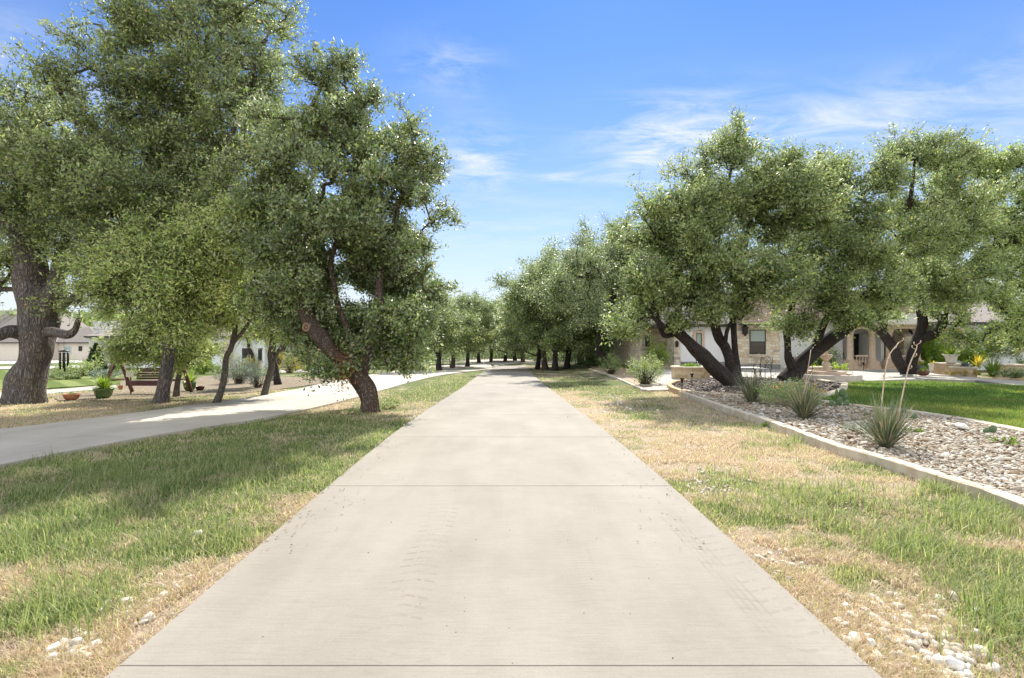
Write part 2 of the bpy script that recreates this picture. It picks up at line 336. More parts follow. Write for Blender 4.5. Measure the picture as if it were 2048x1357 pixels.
def concrete(name, tracks, gain=1.):
    m, nt, b = newmat(name); t = nt.nodes.new('ShaderNodeTexCoord'); sp = nt.nodes.new('ShaderNodeSeparateXYZ'); nt.links.new(t.outputs['Object'], sp.inputs[0])
    v = t.outputs['Object']
    def mp(sc):
        q = nt.nodes.new('ShaderNodeMapping'); q.inputs['Scale'].default_value = sc; nt.links.new(v, q.inputs['Vector']); return q.outputs[0]
    c = ramp(nt, [(.30, (.236, .213, .174)), (.5, (.272, .246, .204)), (.72, (.306, .279, .234))], noise(nt, mp((.7, .35, 1)), 1.6, 6, .6)).outputs[0]
    # broom finish across the slab, stains lengthwise, fine grain
    c = mixc(nt, .2, c, ramp(nt, [(.35, (.78, .77, .75)), (.6, (1, 1, 1))], noise(nt, mp((.35, 1, 1)), 4.5, 7, .7)).outputs[0], 'MULTIPLY')
    c = mixc(nt, .28, c, ramp(nt, [(.3, (.80, .78, .74)), (.6, (1, 1, 1))], noise(nt, mp((2.2, .22, 1)), 1.5, 6, .62)).outputs[0], 'MULTIPLY')
    c = mixc(nt, .5, c, ramp(nt, [(.35, (.80, .79, .77)), (.65, (1.0, 1, 1))], noise(nt, mp((1, 1, 1)), 90, 4, .7)).outputs[0], 'MULTIPLY')
    c = mixc(nt, .35, c, ramp(nt, [(.30, (.72, .71, .69)), (.55, (1, 1, 1))], noise(nt, mp((.06, 1, 1)), 70, 3, .7)).outputs[0], 'MULTIPLY')
    # small pits and debris
    vo = nt.nodes.new('ShaderNodeTexVoronoi'); vo.inputs['Scale'].default_value = 2.6; nt.links.new(mp((1, 1, .01)), vo.inputs['Vector'])
    pit = ramp(nt, [(.014, (.35, .30, .26)), (.024, (1, 1, 1))], vo.outputs['Distance']).outputs[0]; c = mixc(nt, .9, c, pit, 'MULTIPLY')
    def math_(op, a, b_=None, c_=None):
        n = nt.nodes.new('ShaderNodeMath'); n.operation = op
        for i, q in enumerate((a, b_, c_)):
            if q is None: continue
            if isinstance(q, (int, float)): n.inputs[i].default_value = q
            else: nt.links.new(q, n.inputs[i])
        return n.outputs[0]
    hh = noise(nt, mp((.08, 1, 1)), 60, 3)
    if tracks:
        for xc, sl, w, per, y0, y1, st, slope in tracks:
            u = math_('SUBTRACT', sp.outputs[0], math_('MULTIPLY_ADD', sp.outputs[1], sl, xc)); au = math_('ABSOLUTE', u)
            inside = math_('LESS_THAN', au, w / 2)
            if per > 0:
                ph = math_('FRACT', math_('DIVIDE', math_('ADD', sp.outputs[1], math_('MULTIPLY', au, slope)), per))
                line = math_('MULTIPLY', math_('LESS_THAN', ph, .22), math_('GREATER_THAN', math_('FRACT', math_('MULTIPLY_ADD', au, 2.9 / w, .5)), .2))
            else:
                line = math_('LESS_THAN', math_('FRACT', math_('MULTIPLY', u, 4.0 / w)), .4)
            fy = math_('MULTIPLY', nt_smooth(nt, sp.outputs[1], y0, y0 + .5), math_('SUBTRACT', 1, nt_smooth(nt, sp.outputs[1], y1 - .4, y1)))
            nn = ramp(nt, [(.38, (0, 0, 0)), (.6, (1, 1, 1))], noise(nt, mp((1, 1, 1)), 5, 5)).outputs[0]
            k = math_('MULTIPLY', math_('MULTIPLY', math_('MULTIPLY', inside, line), fy), math_('MULTIPLY', nn, st))
            c = mixc(nt, k, c, (.17, .145, .115))
    c = mixc(nt, 1., c, (gain, gain, gain), 'MULTIPLY'); nt.links.new(c, b.inputs['Base Color']); b.inputs['Roughness'].default_value = .85; b.inputs['Specular IOR Level'].default_value = .25
    bump(nt, b, hh, .25, .004); return m
def nt_smooth(nt, s, a, b):
    n = nt.nodes.new('ShaderNodeMapRange'); n.interpolation_type = 'SMOOTHSTEP'; n.inputs['From Min'].default_value = a; n.inputs['From Max'].default_value = b
    nt.links.new(s, n.inputs['Value']); return n.outputs[0]
M['concrete'] = concrete('driveway_concrete', [(-.66, .008, .27, .115, 2.7, 5.5, .6, .38), (1.52, -.012, .30, .13, 2.4, 4.6, .38, -.40), (1.44, -.01, .18, 0, 2.7, 5.2, .4, 0), (.46, .01, .16, .045, 3.0, 5.2, .45, .1), (-.55, 0, .30, .10, 2.4, 2.95, .6, -.5)])
M['concrete2'] = concrete('side_concrete', [], 1.75)

# ------------------------------------------------------------------ leaves, twigs, trees
def randdir(n, g=rng):
    v = g.normal(size=(n, 3)); return v / np.linalg.norm(v, axis=1, keepdims=True)
def unit(v): return v / np.maximum(np.linalg.norm(v, axis=1, keepdims=True), 1e-9)
def leaf_mesh(name, C, A, L, W, g, val, up=.5):
    """diamond leaves: centres C, axes A, lengths L, widths W"""
    n = len(C); N = unit(randdir(n, g) + np.array([0, 0, up])); B = unit(np.cross(A, N)); N2 = np.cross(A, B)
    L = L[:, None] / 2; W = W[:, None] / 2
    V = np.empty((n, 4, 3)); V[:, 0] = C - A * L; V[:, 1] = C + B * W + N2 * W * .35; V[:, 2] = C + A * L; V[:, 3] = C - B * W + N2 * W * .35
    return npmesh(name, V.reshape(-1, 3), np.arange(4 * n).reshape(n, 4), val)
def seg_mesh(name, P0, P1, R0, R1, k=4):
    n = len(P0); T = unit(P1 - P0); ref = np.where(np.abs(T[:, 2:3]) > .9, np.array([[1., 0, 0]]), np.array([[0, 0, 1.]]))
    U = unit(np.cross(T, ref)); W = np.cross(T, U); V = np.empty((n, 2 * k, 3))
    for j in range(k):
        a = 2 * math.pi * j / k; d = U * math.cos(a) + W * math.sin(a)
        V[:, j] = P0 + d * R0[:, None]; V[:, k + j] = P1 + d * R1[:, None]
    Fc = np.array([[j, (j + 1) % k, k + (j + 1) % k, k + j] for j in range(k)])
    Fc = (np.arange(n)[:, None, None] * 2 * k + Fc[None]).reshape(-1, 4)
    return npmesh(name, V.reshape(-1, 3), Fc, None, True)
def trunk_mesh(name, lines, base, seed, rough=.08, flare=1.5, sides=18):
    mb = MB()
    for li, ln in enumerate(lines):
        pts = smoothpoly([(x - base[0], y - base[1], z - base[2], r) for x, y, z, r in ln], 8)
        c = [Vector(p[:3]) for p in pts]; n = sides if li == 0 else max(8, sides - 6)
        t = (c[1] - c[0]).normalized(); u = t.orthogonal().normalized(); vs = []; fs = []; s_ = 0
        for i, p in enumerate(c):
            if i: s_ += (c[i] - c[i - 1]).length
            t = (c[min(i + 1, len(c) - 1)] - c[max(i - 1, 0)]).normalized(); u = (u - t * u.dot(t)).normalized(); w = t.cross(u)
            r = max(pts[i][3], .006)
            for k in range(n):
                a = 2 * math.pi * k / n
                fl = 1.0
                if li == 0 or ln[0][2] - base[2] < .05:
                    fl = 1 + (flare - 1) * math.exp(-s_ / (r * .9 + .03)) * (.6 + .45 * math.sin(a * 4 + seed) + .2 * math.sin(a * 7 + 2 * seed))
                vs.append((p + (u * math.cos(a) + w * math.sin(a)) * r * fl, a, s_, r))
        V = np.array([v[0] for v in vs]); rr = np.array([v[3] for v in vs]); ax = np.repeat(np.array([list(q) for q in c]), n, 0)
        d = unit(V - ax); nz = noise3(V * np.array([2.2, 2.2, 1.1]) / .25 * .5 + seed, seed) - .5; n2 = noise3(V * 1.6 + 3 * seed, seed + 5) - .5
        V = V + d * (rr * (nz * rough * 2 + n2 * rough * 3.2))[:, None]
        m = len(c)
        for i in range(m - 1):
            for k in range(n):
                a = i * n + k; b = i * n + (k + 1) % n; fs.append((a, b, b + n, a + n))
        fs.append(tuple(range(n - 1, -1, -1))); fs.append(tuple(range((m - 1) * n, m * n)))
        mb.add(V, fs, True)
    me = bpy.data.meshes.new(name); me.from_pydata(mb.v, [], mb.f); me.polygons.foreach_set('use_smooth', mb.sm); me.update(); return me
def crown_build(lines, blobs, base, nclus, nleaf, L, g, gap=.42, gapsc=.9, spray=.42, spread=.10, hue=0., droop=0., lw=.42, twr=.0058, shell=1.6, uneven=.35, clump=.48, shoots=.16):
    """clusters of leaves on sprays inside the blobs, joined to the limbs by branching twigs"""
    base = np.array(base); B = [(np.array(b[0]) - base, np.array(b[1]), b[2] if len(b) > 2 else 1.) for b in blobs]
    w = np.array([np.prod(b[1]) ** .8 * b[2] for b in B]); w /= w.sum(); cl = []; dr = []
    for (c, r, _), wi in zip(B, w):
        k = max(6, int(nclus * wi)); per_ = 13; nc = max(3, int(k / per_ * 1.15)); u = randdir(nc * 4, g) * (g.random((nc * 4, 1)) ** (1 / (1.2 + shell)))
        bump_ = 1 + uneven * (noise3(unit(u) * 2.3 + c * 1.7 + 11, 3) - .5) * 2
        p = c + u * r * bump_[:, None]; keep = noise3(p / gapsc + 50, 9) > gap * g.uniform(.75, 1.1, len(p)); cc = p[keep][:nc]; uc = u[keep][:nc]
        # every clump carries its own sprays, mostly on its outside
        cr = clump * g.uniform(.55, 1.35, len(cc)); m_ = np.maximum(3, (per_ * (cr / clump) ** 1.6).astype(int)); ii = np.repeat(np.arange(len(cc)), m_); v = randdir(len(ii), g); v[:, 2] = np.where(g.random(len(ii)) < .45, np.abs(v[:, 2]), v[:, 2])
        q = cc[ii] + v * (cr[ii] * g.random(len(ii)) ** .45)[:, None] * np.array([1.15, 1.15, .72])
        far_ = g.random(len(q)) < shoots; q = q + (unit(uc[ii] * r) * .6 + [0, 0, .7]) * (far_ * g.uniform(.15, .75, len(q)) * clump * 1.6)[:, None]
        cl.append(q); dr.append(unit(v * .9 + unit(uc[ii] * r) * .6 + randdir(len(ii), g) * .45 + np.array([0, 0, .3 - droop])))
    cl = np.concatenate(cl); dr = np.concatenate(dr)
    ok = cl[:, 2] > .25; cl = cl[ok]; dr = dr[ok]
    # skeleton
    sk = []; sr = []
    for ln in lines:
        q = smoothpoly([(x - base[0], y - base[1], z - base[2], r) for x, y, z, r in ln], 5)
        for a in q: 
            if a[2] > .6 or len(lines[0]) < 3: sk.append(a[:3]); sr.append(a[3])
    if not sk: sk = [np.array([0, 0, .5])]
    ns = len(sk); SK = np.zeros((ns + 4 * len(cl) + 10, 3)); SK[:ns] = sk; par = -np.ones(len(SK), int); cnt = np.zeros(len(SK)); m = ns
    dist = np.array([np.min(np.sum((SK[:ns] - c) ** 2, 1)) for c in cl]); order = np.argsort(dist)
    off = spray * .6
    for i in order:
        tgt = cl[i] - dr[i] * off; D = np.sum((SK[:m] - tgt) ** 2, 1); j = int(np.argmin(D)); a = SK[j]; ds = math.sqrt(D[j])
        steps = 1 if ds < .35 else (2 if ds < 1.0 else 3); prev = j; jit = g.normal(size=3) * ds * .10
        for k in range(1, steps + 1):
            t = k / steps; q = a + (tgt - a) * t + jit * math.sin(math.pi * t) + np.array([0, 0, .06 * ds * math.sin(math.pi * t)])
            SK[m] = q; par[m] = prev; prev = m; m += 1
        cnt[prev] += 1
    for k in range(m - 1, ns - 1, -1):
        if par[k] >= 0: cnt[par[k]] += cnt[k]
    idx = np.arange(ns, m); P0 = SK[par[idx]]; P1 = SK[idx]; rad = twr * np.maximum(cnt, 1) ** .47
    rp = np.where(par[idx] >= ns, np.minimum(rad[par[idx]], rad[idx] * 1.35), rad[idx] * 1.2); segs = [(P0, P1, rp, rad[idx])]
    # sprays: three twiglets with leaves each
    n = len(cl); tw = 3; o = np.repeat(cl - dr * off, tw, 0); td = unit(np.repeat(dr, tw, 0) + randdir(n * tw, g) * .55)
    tl = spray * g.uniform(.6, 1.45, n * tw); segs.append((o, o + td * tl[:, None], np.full(n * tw, twr * .8), np.full(n * tw, twr * .35)))
    P0 = np.concatenate([s[0] for s in segs]); P1 = np.concatenate([s[1] for s in segs]); R0 = np.concatenate([s[2] for s in segs]); R1 = np.concatenate([s[3] for s in segs])
    per = max(1, int(nleaf / (n * tw))); t = g.random((n * tw, per)) ** .8
    C = o[:, None] + td[:, None] * (t * tl[:, None])[..., None] + g.normal(size=(n * tw, per, 3)) * spread * .55
    A = td[:, None] * .7 + randdir(n * tw * per, g).reshape(n * tw, per, 3) * 1.0 + np.array([0, 0, -droop]); C = C.reshape(-1, 3); A = unit(A.reshape(-1, 3))
    N = len(C); LL = L * g.uniform(.6, 1.3, N); cv = np.repeat(g.normal(0, .10, n), tw * per)
    val = np.clip(.42 + hue + cv + g.normal(0, .26, N) + .25 * (noise3(C / 1.3, 21) - .5), 0, .93); val[g.random(N) < .012] = 1
    return (P0, P1, R0, R1), (C, A, LL, LL * lw * g.uniform(.8, 1.2, N), val)
def make_tree(name, label, cat, lines, blobs, nclus, nleaf, L, leafmat, bark, seed, group=None, flare=1.5, rough=.08, sides=18, bmin=3, **kw):
    g = np.random.default_rng(seed); base = lines[0][0][:3]; root = empty(name, base, label, cat, group)
    link('trunk', trunk_mesh('trunk', lines, base, seed, rough, flare, sides), M[bark], root)
    sg, lf = crown_build(lines, blobs, base, nclus, nleaf, L, g, **kw)
    link('branches', seg_mesh('branches', *sg, k=4), M[bark], root)
    link('crown', leaf_mesh('crown', lf[0], lf[1], lf[2], lf[3], g, lf[4]), M[leafmat], root)
    return root
def copy_tree(o, parent=None):
    c = o.copy(); COL.objects.link(c)
    if parent is not None: c.parent = parent
    for ch in o.children: copy_tree(ch, c)
    return c
def BL(px, py, d, rx, ry, rd, w=1.):
    """blob from photo measures: centre px,py at depth d; radii in px, px, metres"""
    return (P(px, py, d), (rx * d / F, rd, ry * d / F), w)
def LN(*pts): return [(*P(px, py, d), r * d / F) for px, py, d, r in pts]
# ================================================================== camera, world, sun
cam = bpy.data.objects.new('camera', bpy.data.cameras.new('camera')); COL.objects.link(cam); SC.camera = cam
cam.location = (0, 0, EYE); cam.rotation_euler = (R(90), 0, 0)
cam.data.lens = 36 * F / 2048; cam.data.clip_end = 3000; cam.data.clip_start = .05; cam.data.shift_y = -3.5 / 2048
SUN_EL = 42; SUN_AZ = 10     # azimuth clockwise from +Y (the way the camera looks)
def world():
    w = bpy.data.worlds.new('World'); SC.world = w; w.use_nodes = True; nt = w.node_tree; bg = nt.nodes['Background']
    sky = nt.nodes.new('ShaderNodeTexSky'); sky.sky_type = 'NISHITA'; sky.sun_disc = False; sky.sun_elevation = R(SUN_EL); sky.sun_rotation = R(SUN_AZ)
    sky.air_density = 1.0; sky.dust_density = .1; sky.ozone_density = 2.2; sky.altitude = 200
    tc = nt.nodes.new('ShaderNodeTexCoord'); sp = nt.nodes.new('ShaderNodeSeparateXYZ'); nt.links.new(tc.outputs['Generated'], sp.inputs[0])
    def m(op, a, b=None, c=None, clamp=False):
        n = nt.nodes.new('ShaderNodeMath'); n.operation = op; n.use_clamp = clamp
        for i, q in enumerate((a, b, c)):
            if q is None: continue
            if isinstance(q, (int, float)): n.inputs[i].default_value = q
            else: nt.links.new(q, n.inputs[i])
        return n.outputs[0]
    zz = m('ADD', m('MAXIMUM', sp.outputs[2], 0), .12); u = m('DIVIDE', sp.outputs[0], zz); v = m('DIVIDE', sp.outputs[1], zz)
    cb = nt.nodes.new('ShaderNodeCombineXYZ'); nt.links.new(u, cb.inputs[0]); nt.links.new(v, cb.inputs[1])
    mp = nt.nodes.new('ShaderNodeMapping'); mp.inputs['Rotation'].default_value = (0, 0, R(25)); mp.inputs['Scale'].default_value = (.9, 1.8, 1); nt.links.new(cb.outputs[0], mp.inputs[0])
    n1 = nt.nodes.new('ShaderNodeTexNoise'); n1.inputs['Scale'].default_value = 2.9; n1.inputs['Detail'].default_value = 10; n1.inputs['Roughness'].default_value = .66; n1.inputs['Distortion'].default_value = .6
    nt.links.new(mp.outputs[0], n1.inputs['Vector'])
    n2 = nt.nodes.new('ShaderNodeTexNoise'); n2.inputs['Scale'].default_value = .8; n2.inputs['Detail'].default_value = 3; nt.links.new(mp.outputs[0], n2.inputs['Vector'])
    tot = None
    def spot(px, py, sx, sy, amt):
        nonlocal tot
        d = Vector(((px - CX) / F, 1, -(py - HY) / F)).normalized()
        a = m('DIVIDE', m('SUBTRACT', sp.outputs[0], d.x), sx / F); b = m('DIVIDE', m('SUBTRACT', sp.outputs[2], d.z), sy / F)
        r = m('ADD', m('MULTIPLY', a, a), m('MULTIPLY', b, b)); e = m('MULTIPLY', m('POWER', 2.718, m('MULTIPLY', r, -1)), amt); tot = e if tot is None else m('ADD', tot, e)
    spot(1330, 285, 120, 62, 1.25); spot(1560, 270, 170, 45, .38); spot(1850, 290, 260, 50, .32); spot(960, 320, 80, 50, .9); spot(1130, 355, 40, 10, .8); spot(1000, 470, 350, 70, .28)
    spot(900, 135, 80, 40, .5); spot(1900, 180, 200, 60, .16); spot(80, 160, 150, 90, .4); spot(60, 640, 200, 120, .3); spot(1700, 230, 180, 40, .2)
    k = m('MULTIPLY', m('SUBTRACT', n1.outputs[0], .40), 3.4, clamp=True); k = m('MULTIPLY', k, m('MULTIPLY', tot, 1.25), clamp=True)
    hz = m('MULTIPLY', m('POWER', m('SUBTRACT', 1, m('MAXIMUM', sp.outputs[2], 0)), 4.6), 1.3)
    mx1 = nt.nodes.new('ShaderNodeMix'); mx1.data_type = 'RGBA'; nt.links.new(hz, mx1.inputs[0])
    hs = nt.nodes.new('ShaderNodeMix'); hs.data_type = 'RGBA'; hs.blend_type = 'MULTIPLY'; hs.inputs[0].default_value = 1; hs.inputs[7].default_value = SKYTINT
    nt.links.new(sky.outputs[0], hs.inputs[6]); nt.links.new(hs.outputs[2], mx1.inputs[6]); mx1.inputs[7].default_value = (2.95, 3.25, 3.5, 1)
    mx = nt.nodes.new('ShaderNodeMix'); mx.data_type = 'RGBA'; nt.links.new(k, mx.inputs[0]); nt.links.new(mx1.outputs[2], mx.inputs[6]); mx.inputs[7].default_value = (3.05, 3.25, 3.45, 1)
    # unseen cloud bank added behind the camera to brighten shaded camera-facing surfaces
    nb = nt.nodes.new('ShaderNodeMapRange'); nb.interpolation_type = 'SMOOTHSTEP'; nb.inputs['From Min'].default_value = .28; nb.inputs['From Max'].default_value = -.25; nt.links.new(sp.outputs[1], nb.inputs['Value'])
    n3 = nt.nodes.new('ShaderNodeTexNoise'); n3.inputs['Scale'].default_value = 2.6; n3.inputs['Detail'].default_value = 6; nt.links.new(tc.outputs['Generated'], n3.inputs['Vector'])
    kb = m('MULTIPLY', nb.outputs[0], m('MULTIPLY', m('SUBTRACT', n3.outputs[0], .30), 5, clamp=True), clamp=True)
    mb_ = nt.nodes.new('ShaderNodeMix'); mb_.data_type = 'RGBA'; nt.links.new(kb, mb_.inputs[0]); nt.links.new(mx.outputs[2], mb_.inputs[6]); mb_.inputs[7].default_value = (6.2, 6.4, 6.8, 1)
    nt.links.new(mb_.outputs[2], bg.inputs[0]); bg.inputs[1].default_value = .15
SKYTINT = (.20, .35, .56, 1)
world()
sl = bpy.data.lights.new('sun', 'SUN'); sl.energy = 5.0; sl.angle = R(.53); sl.color = (1, .95, .87); so = bpy.data.objects.new('sun', sl); COL.objects.link(so)
sd = Vector((math.sin(R(SUN_AZ)) * math.cos(R(SUN_EL)), math.cos(R(SUN_AZ)) * math.cos(R(SUN_EL)), math.sin(R(SUN_EL))))
so.rotation_euler = sd.to_track_quat('Z', 'Y').to_euler(); so.location = sd * 60
SC.view_settings.view_transform = 'Standard'; SC.view_settings.look = 'None'; SC.view_settings.exposure = 1.0
try:
    SC.cycles.max_bounces = 7; SC.cycles.diffuse_bounces = 3; SC.cycles.glossy_bounces = 2; SC.cycles.transmission_bounces = 3
except Exception: pass

# ================================================================== outlines of the ground surfaces
W_px = [(1400, 795), (1441, 809), (1489, 824), (1533, 837), (1602, 862), (1685, 892), (1780, 916), (1875, 946), (1970, 973), (2048, 1001), (2200, 1062), (2420, 1155), (2750, 1300)]
wall_top = [(1337, 770), (1366, 784)] + W_px
WALL = [G(px, py, .13) for px, py in wall_top]
EDGE = [G(px, py, .12) for px, py in ((1560, 796), (1621, 799), (1716, 812), (1811, 821), (1938, 840), (2048, 862), (2260, 905), (2750, 1030))]
LAWN = [G(px, py, .10) for px, py in ((1621, 799), (1716, 812), (1811, 821), (1938, 840), (2048, 862), (2260, 905), (2750, 1030), (3300, 1030), (3300, 800), (2600, 785), (2300, 776), (2048, 772), (1850, 762), (1700, 764), (1692, 775), (1650, 790))]
side_lo = smoothpoly([G(*p) for p in ((-500, 1040), (-250, 985), (0, 935), (200, 895), (410, 858), (560, 833), (690, 803), (760, 783), (820, 766), (880, 752), (940, 744), (985, 739))], 4)
side_hi = smoothpoly([G(*p) for p in ((-500, 925), (-250, 890), (0, 862), (200, 838), (350, 818), (480, 800), (600, 779), (700, 757), (780, 745), (850, 735), (920, 729), (980, 724))], 4)
SIDE = [p[:2] for p in side_lo] + [p[:2] for p in reversed(side_hi)]
dl = [(-1.90, 1.2), (-1.89, 2.63), (-1.95, 5.81), (-1.98, 8.76)] + [G(px, py)[:2] for px, py in ((857, 820), (919, 780), (952, 755), (975, 740), (992, 733))]
dr_ = [(1.72, 1.2), (1.72, 2.63), (1.695, 5.81), (1.62, 8.76)] + [G(px, py)[:2] for px, py in ((1153, 820), (1101, 780), (1070, 754), (1056, 738), (1050, 731))]
DRIVE = dl + [G(1035, 727)[:2]] + list(reversed(dr_))
BED = [p[:2] for p in WALL] + [G(3300, 1300, .1)[:2]] + [G(p[0], p[1], .1)[:2] for p in ((3300, 1100), (2750, 1030), (2260, 905), (2048, 862), (1938, 840), (1811, 821), (1716, 812), (1621, 799), (1540, 790), (1475, 789), (1430, 786), (1364, 779))]
MULCH = [G(p[0], p[1], .1)[:2] for p in ((1340, 771), (1364, 779), (1430, 787), (1475, 790), (1540, 792), (1621, 799), (1650, 790), (1688, 778), (1690, 768), (1640, 760), (1560, 757), (1480, 755), (1420, 758), (1365, 762))]

# ---- ground: one sheet, fine near the camera
def axis(lo, hi, fine, far):
    a = list(np.arange(lo, hi + 1e-6, fine)); s = fine
    while a[-1] < far: s *= 1.14; a.append(a[-1] + s)
    s = fine
    while a[0] > -far: s *= 1.14; a.insert(0, a[0] - s)
    return np.array(a)
ax = axis(-13, 15, .09, 900); ay = np.array([-200, -80, -30, -10, -3] + list(np.arange(0, 24, .09))); s = .09
ay = list(ay)
while ay[-1] < 900: s *= 1.07; ay.append(ay[-1] + s)
ay = np.array(ay); gx, gy = np.meshgrid(ax, ay); gx = gx.ravel(); gy = gy.ravel()
BLOBS = [  # green patches: px, py, rx, ry (metres), amount ; negative = dry
    (1470, 960, .35, .5, .5), (1660, 1030, .7, .45, .7), (1800, 1090, .6, .3, .6), (2000, 1150, .6, .35, .6), (2030, 1290, .4, .4, .6), (1960, 1010, .8, .4, .7), (1750, 940, .6, .35, .8), (1560, 885, .9, .45, .6), (1450, 1030, .35, .35, .7),
    (1560, 850, 1.0, .5, .3), (1350, 830, 1.2, 2., .35), (1260, 790, 1.4, 3, .45), (1180, 770, 1.5, 4, .55), (1500, 1120, .5, .3, -.3), (1400, 920, .6, .8, -.5), (1450, 880, .8, .8, -.4), (1500, 1230, .6, .35, -.6), (1750, 1290, .7, .3, -.6), (1900, 1230, .5, .2, -.3), (1700, 900, .5, .4, -.3),
    (300, 930, 4.2, 1.6, .8), (200, 1000, 2.6, .9, .8), (550, 930, 2.0, 1.4, .7), (700, 870, 1.2, 1.5, .7), (60, 1100, 1.0, .5, .7), (100, 1220, .5, .3, .8), (420, 1090, .5, .4, .5), (300, 1150, .4, .2, .3), (640, 980, .5, .4, -.3), (480, 1020, .5, .35, -.4), (330, 1260, .6, .4, -.7), (520, 1130, .5, .5, -.4), (620, 1010, .4, .5, -.6), (180, 1290, .5, .2, -.6),
    (850, 790, 1.3, 4., .6), (600, 850, 2.2, 1.6, .7), (900, 775, .8, 5, .5)]
BL2 = [(G(px, py)[0], G(px, py)[1], rx, ry, a) for px, py, rx, ry, a in BLOBS]
def green(x, y):
    n = fbm2(x, y, 1.1, 3, 4) * .9 + fbm2(x, y, 4.5, 13, 2) * .5 - .42
    b = 0
    for cx, cy, rx, ry, a in BL2: b = b + a * np.exp(-((x - cx) / rx) ** 2 - ((y - cy) / ry) ** 2)
    v = n + np.clip(b, -.7, .85) * .8
    v = v + .28 * S((y - 15) / 10) + np.where(x < -2, .10, -.02)
    return np.clip(v, 0, 1)
gv = green(gx, gy); gz = H(gx, gy) - .02 + .03 * (fbm2(gx, gy, 1.5, 5, 2) - .5) * (np.hypot(gx, gy) < 40)
nx, ny = len(ax), len(ay); I = np.arange(nx * ny).reshape(ny, nx)
FQ = np.stack([I[:-1, :-1], I[:-1, 1:], I[1:, 1:], I[1:, :-1]], -1).reshape(-1, 4)
me = npmesh('ground', np.stack([gx, gy, gz], 1), FQ, None, True); a = me.attributes.new('g', 'FLOAT', 'POINT'); a.data.foreach_set('value', gv.astype(np.float32))
tag(link('ground', me, M['ground']), kind='structure')

# ---- driveway: slabs with joints
joints = [2.63, 5.81, 8.76, 11.9, 15.3, 18.9, 22.6, 26.4, 30.3, 34.4, 38.6, 43]
def edge_x(line, y):
    ys = [p[1] for p in line]; xs = [p[0] for p in line]; return float(np.interp(y, ys, xs))
mb = MB(); ylist = [1.2] + joints; ymax = dl[-1][1]
def slab(y0, y1, top=.03, g0=.006, g1=.006):
    k = max(2, int((y1 - y0) / .5)); Y = np.linspace(y0 + g0, y1 - g1, k); vs = []; fs = []
    for y in Y:
        l = edge_x(dl, y); r = edge_x(dr_, y); z = float(H(0, y)) + top; e = .012
        vs += [(l, y, z - .12), (l, y, z - e), (l + e, y, z), (r - e, y, z), (r, y, z - e), (r, y, z - .12)]
    for i in range(k - 1):
        for j in range(5): a = i * 6 + j; fs.append((a, a + 6, a + 7, a + 1))
    fs.append((0, 1, 2, 3, 4, 5)); b = (k - 1) * 6; fs.append((b + 5, b + 4, b + 3, b + 2, b + 1, b)); mb.add(vs, fs)
for i in range(len(ylist) - 1):
    if ylist[i + 1] > ymax: break
    slab(ylist[i], ylist[i + 1], .03, .004 if i == 1 else .007, .005 if i == 0 else .007)
slab(ylist[i], ymax)
tag(mb.build('driveway', M['concrete']), kind='structure')
jb = MB(); yy = np.linspace(1.2, ymax, 60)
jb.add([p for y in yy for p in ((edge_x(dl, y) + .01, y, float(H(0, y)) + .012), (edge_x(dr_, y) - .01, y, float(H(0, y)) + .012))], [(2 * i, 2 * i + 1, 2 * i + 3, 2 * i + 2) for i in range(59)])
tag(jb.build('driveway_joints', simple('joint_filler', (.10, .085, .07), (.17, .145, .12), 30, .9, 0, 0)), kind='structure')
mb = MB(); mb.tube([(-1.86, 2.64, .022), (1.70, 2.64, .022)], .008, 8); tag(mb.build('expansion_joint', simple('joint_cord', (.30, .25, .21), (.42, .36, .31), 20, .8, .2, .002)), kind='structure')
tag(drape('side_driveway', SIDE, .035, M['concrete2'], .8, .10), kind='structure')
tag(drape('far_driveway', [G(*p)[:2] for p in ((990, 733), (1040, 727), (1150, 727), (1300, 721), (1300, 716), (1100, 718), (1040, 719), (960, 716), (880, 717), (880, 723), (975, 725))], .031, M['concrete2'], 2, .1), kind='structure')
# ---- right-hand garden surfaces
tag(drape('gravel_bed', BED, .085, M['bed_soil'], .8, .12), kind='structure')
tag(drape('mulch_bed', MULCH, .095, M['mulch'], .8, .10), kind='structure')
tag(drape('lawn', LAWN, .090, M['lawn_base'], .8, .12), kind='structure')
tag(drape('patio', [G(p[0], p[1], .09)[:2] for p in ((1330, 772), (1365, 762), (1420, 757), (1480, 754), (1560, 756), (1640, 759), (1740, 761), (1850, 757), (1950, 760), (2048, 771), (2300, 775), (2300, 766), (2048, 762), (1900, 750), (1870, 737), (1290, 737), (1270, 745))], .075, M['paving'], 1, .1), kind='structure')
tag(drape('garden_path', [G(*p)[:2] for p in ((1337, 771), (1300, 782), (1256, 763), (1200, 742), (1180, 733), (1240, 733), (1290, 752), (1340, 764))], .02, M['bed_soil'], 1, .05), kind='structure')
# ---- left-hand surfaces
tag(drape('lawn_strip', [G(*p)[:2] for p in ((-300, 790), (100, 777), (180, 772), (240, 768), (238, 752), (180, 746), (90, 744), (0, 741), (-300, 741))], .012, M['mown_lawn'], 1.2, 0), kind='structure')
tag(drape('garden_walk', [G(*p)[:2] for p in ((-300, 806), (0, 801), (110, 787), (185, 781), (235, 776), (232, 771), (180, 774), (60, 784), (-300, 797))], .020, M['paving'], 1, .05), kind='structure')
tag(drape('planting_bed', [G(*p)[:2] for p in ((120, 803), (100, 793), (240, 777), (240, 764), (430, 752), (560, 754), (660, 755), (690, 762), (480, 787), (340, 797), (220, 801))], .008, M['litter'], 1, 0), kind='structure')
tag(drape('house_walk', [G(*p)[:2] for p in ((545, 747), (640, 744), (700, 742), (700, 737), (640, 739), (545, 742))], .024, M['paving'], 1, .05), kind='structure')
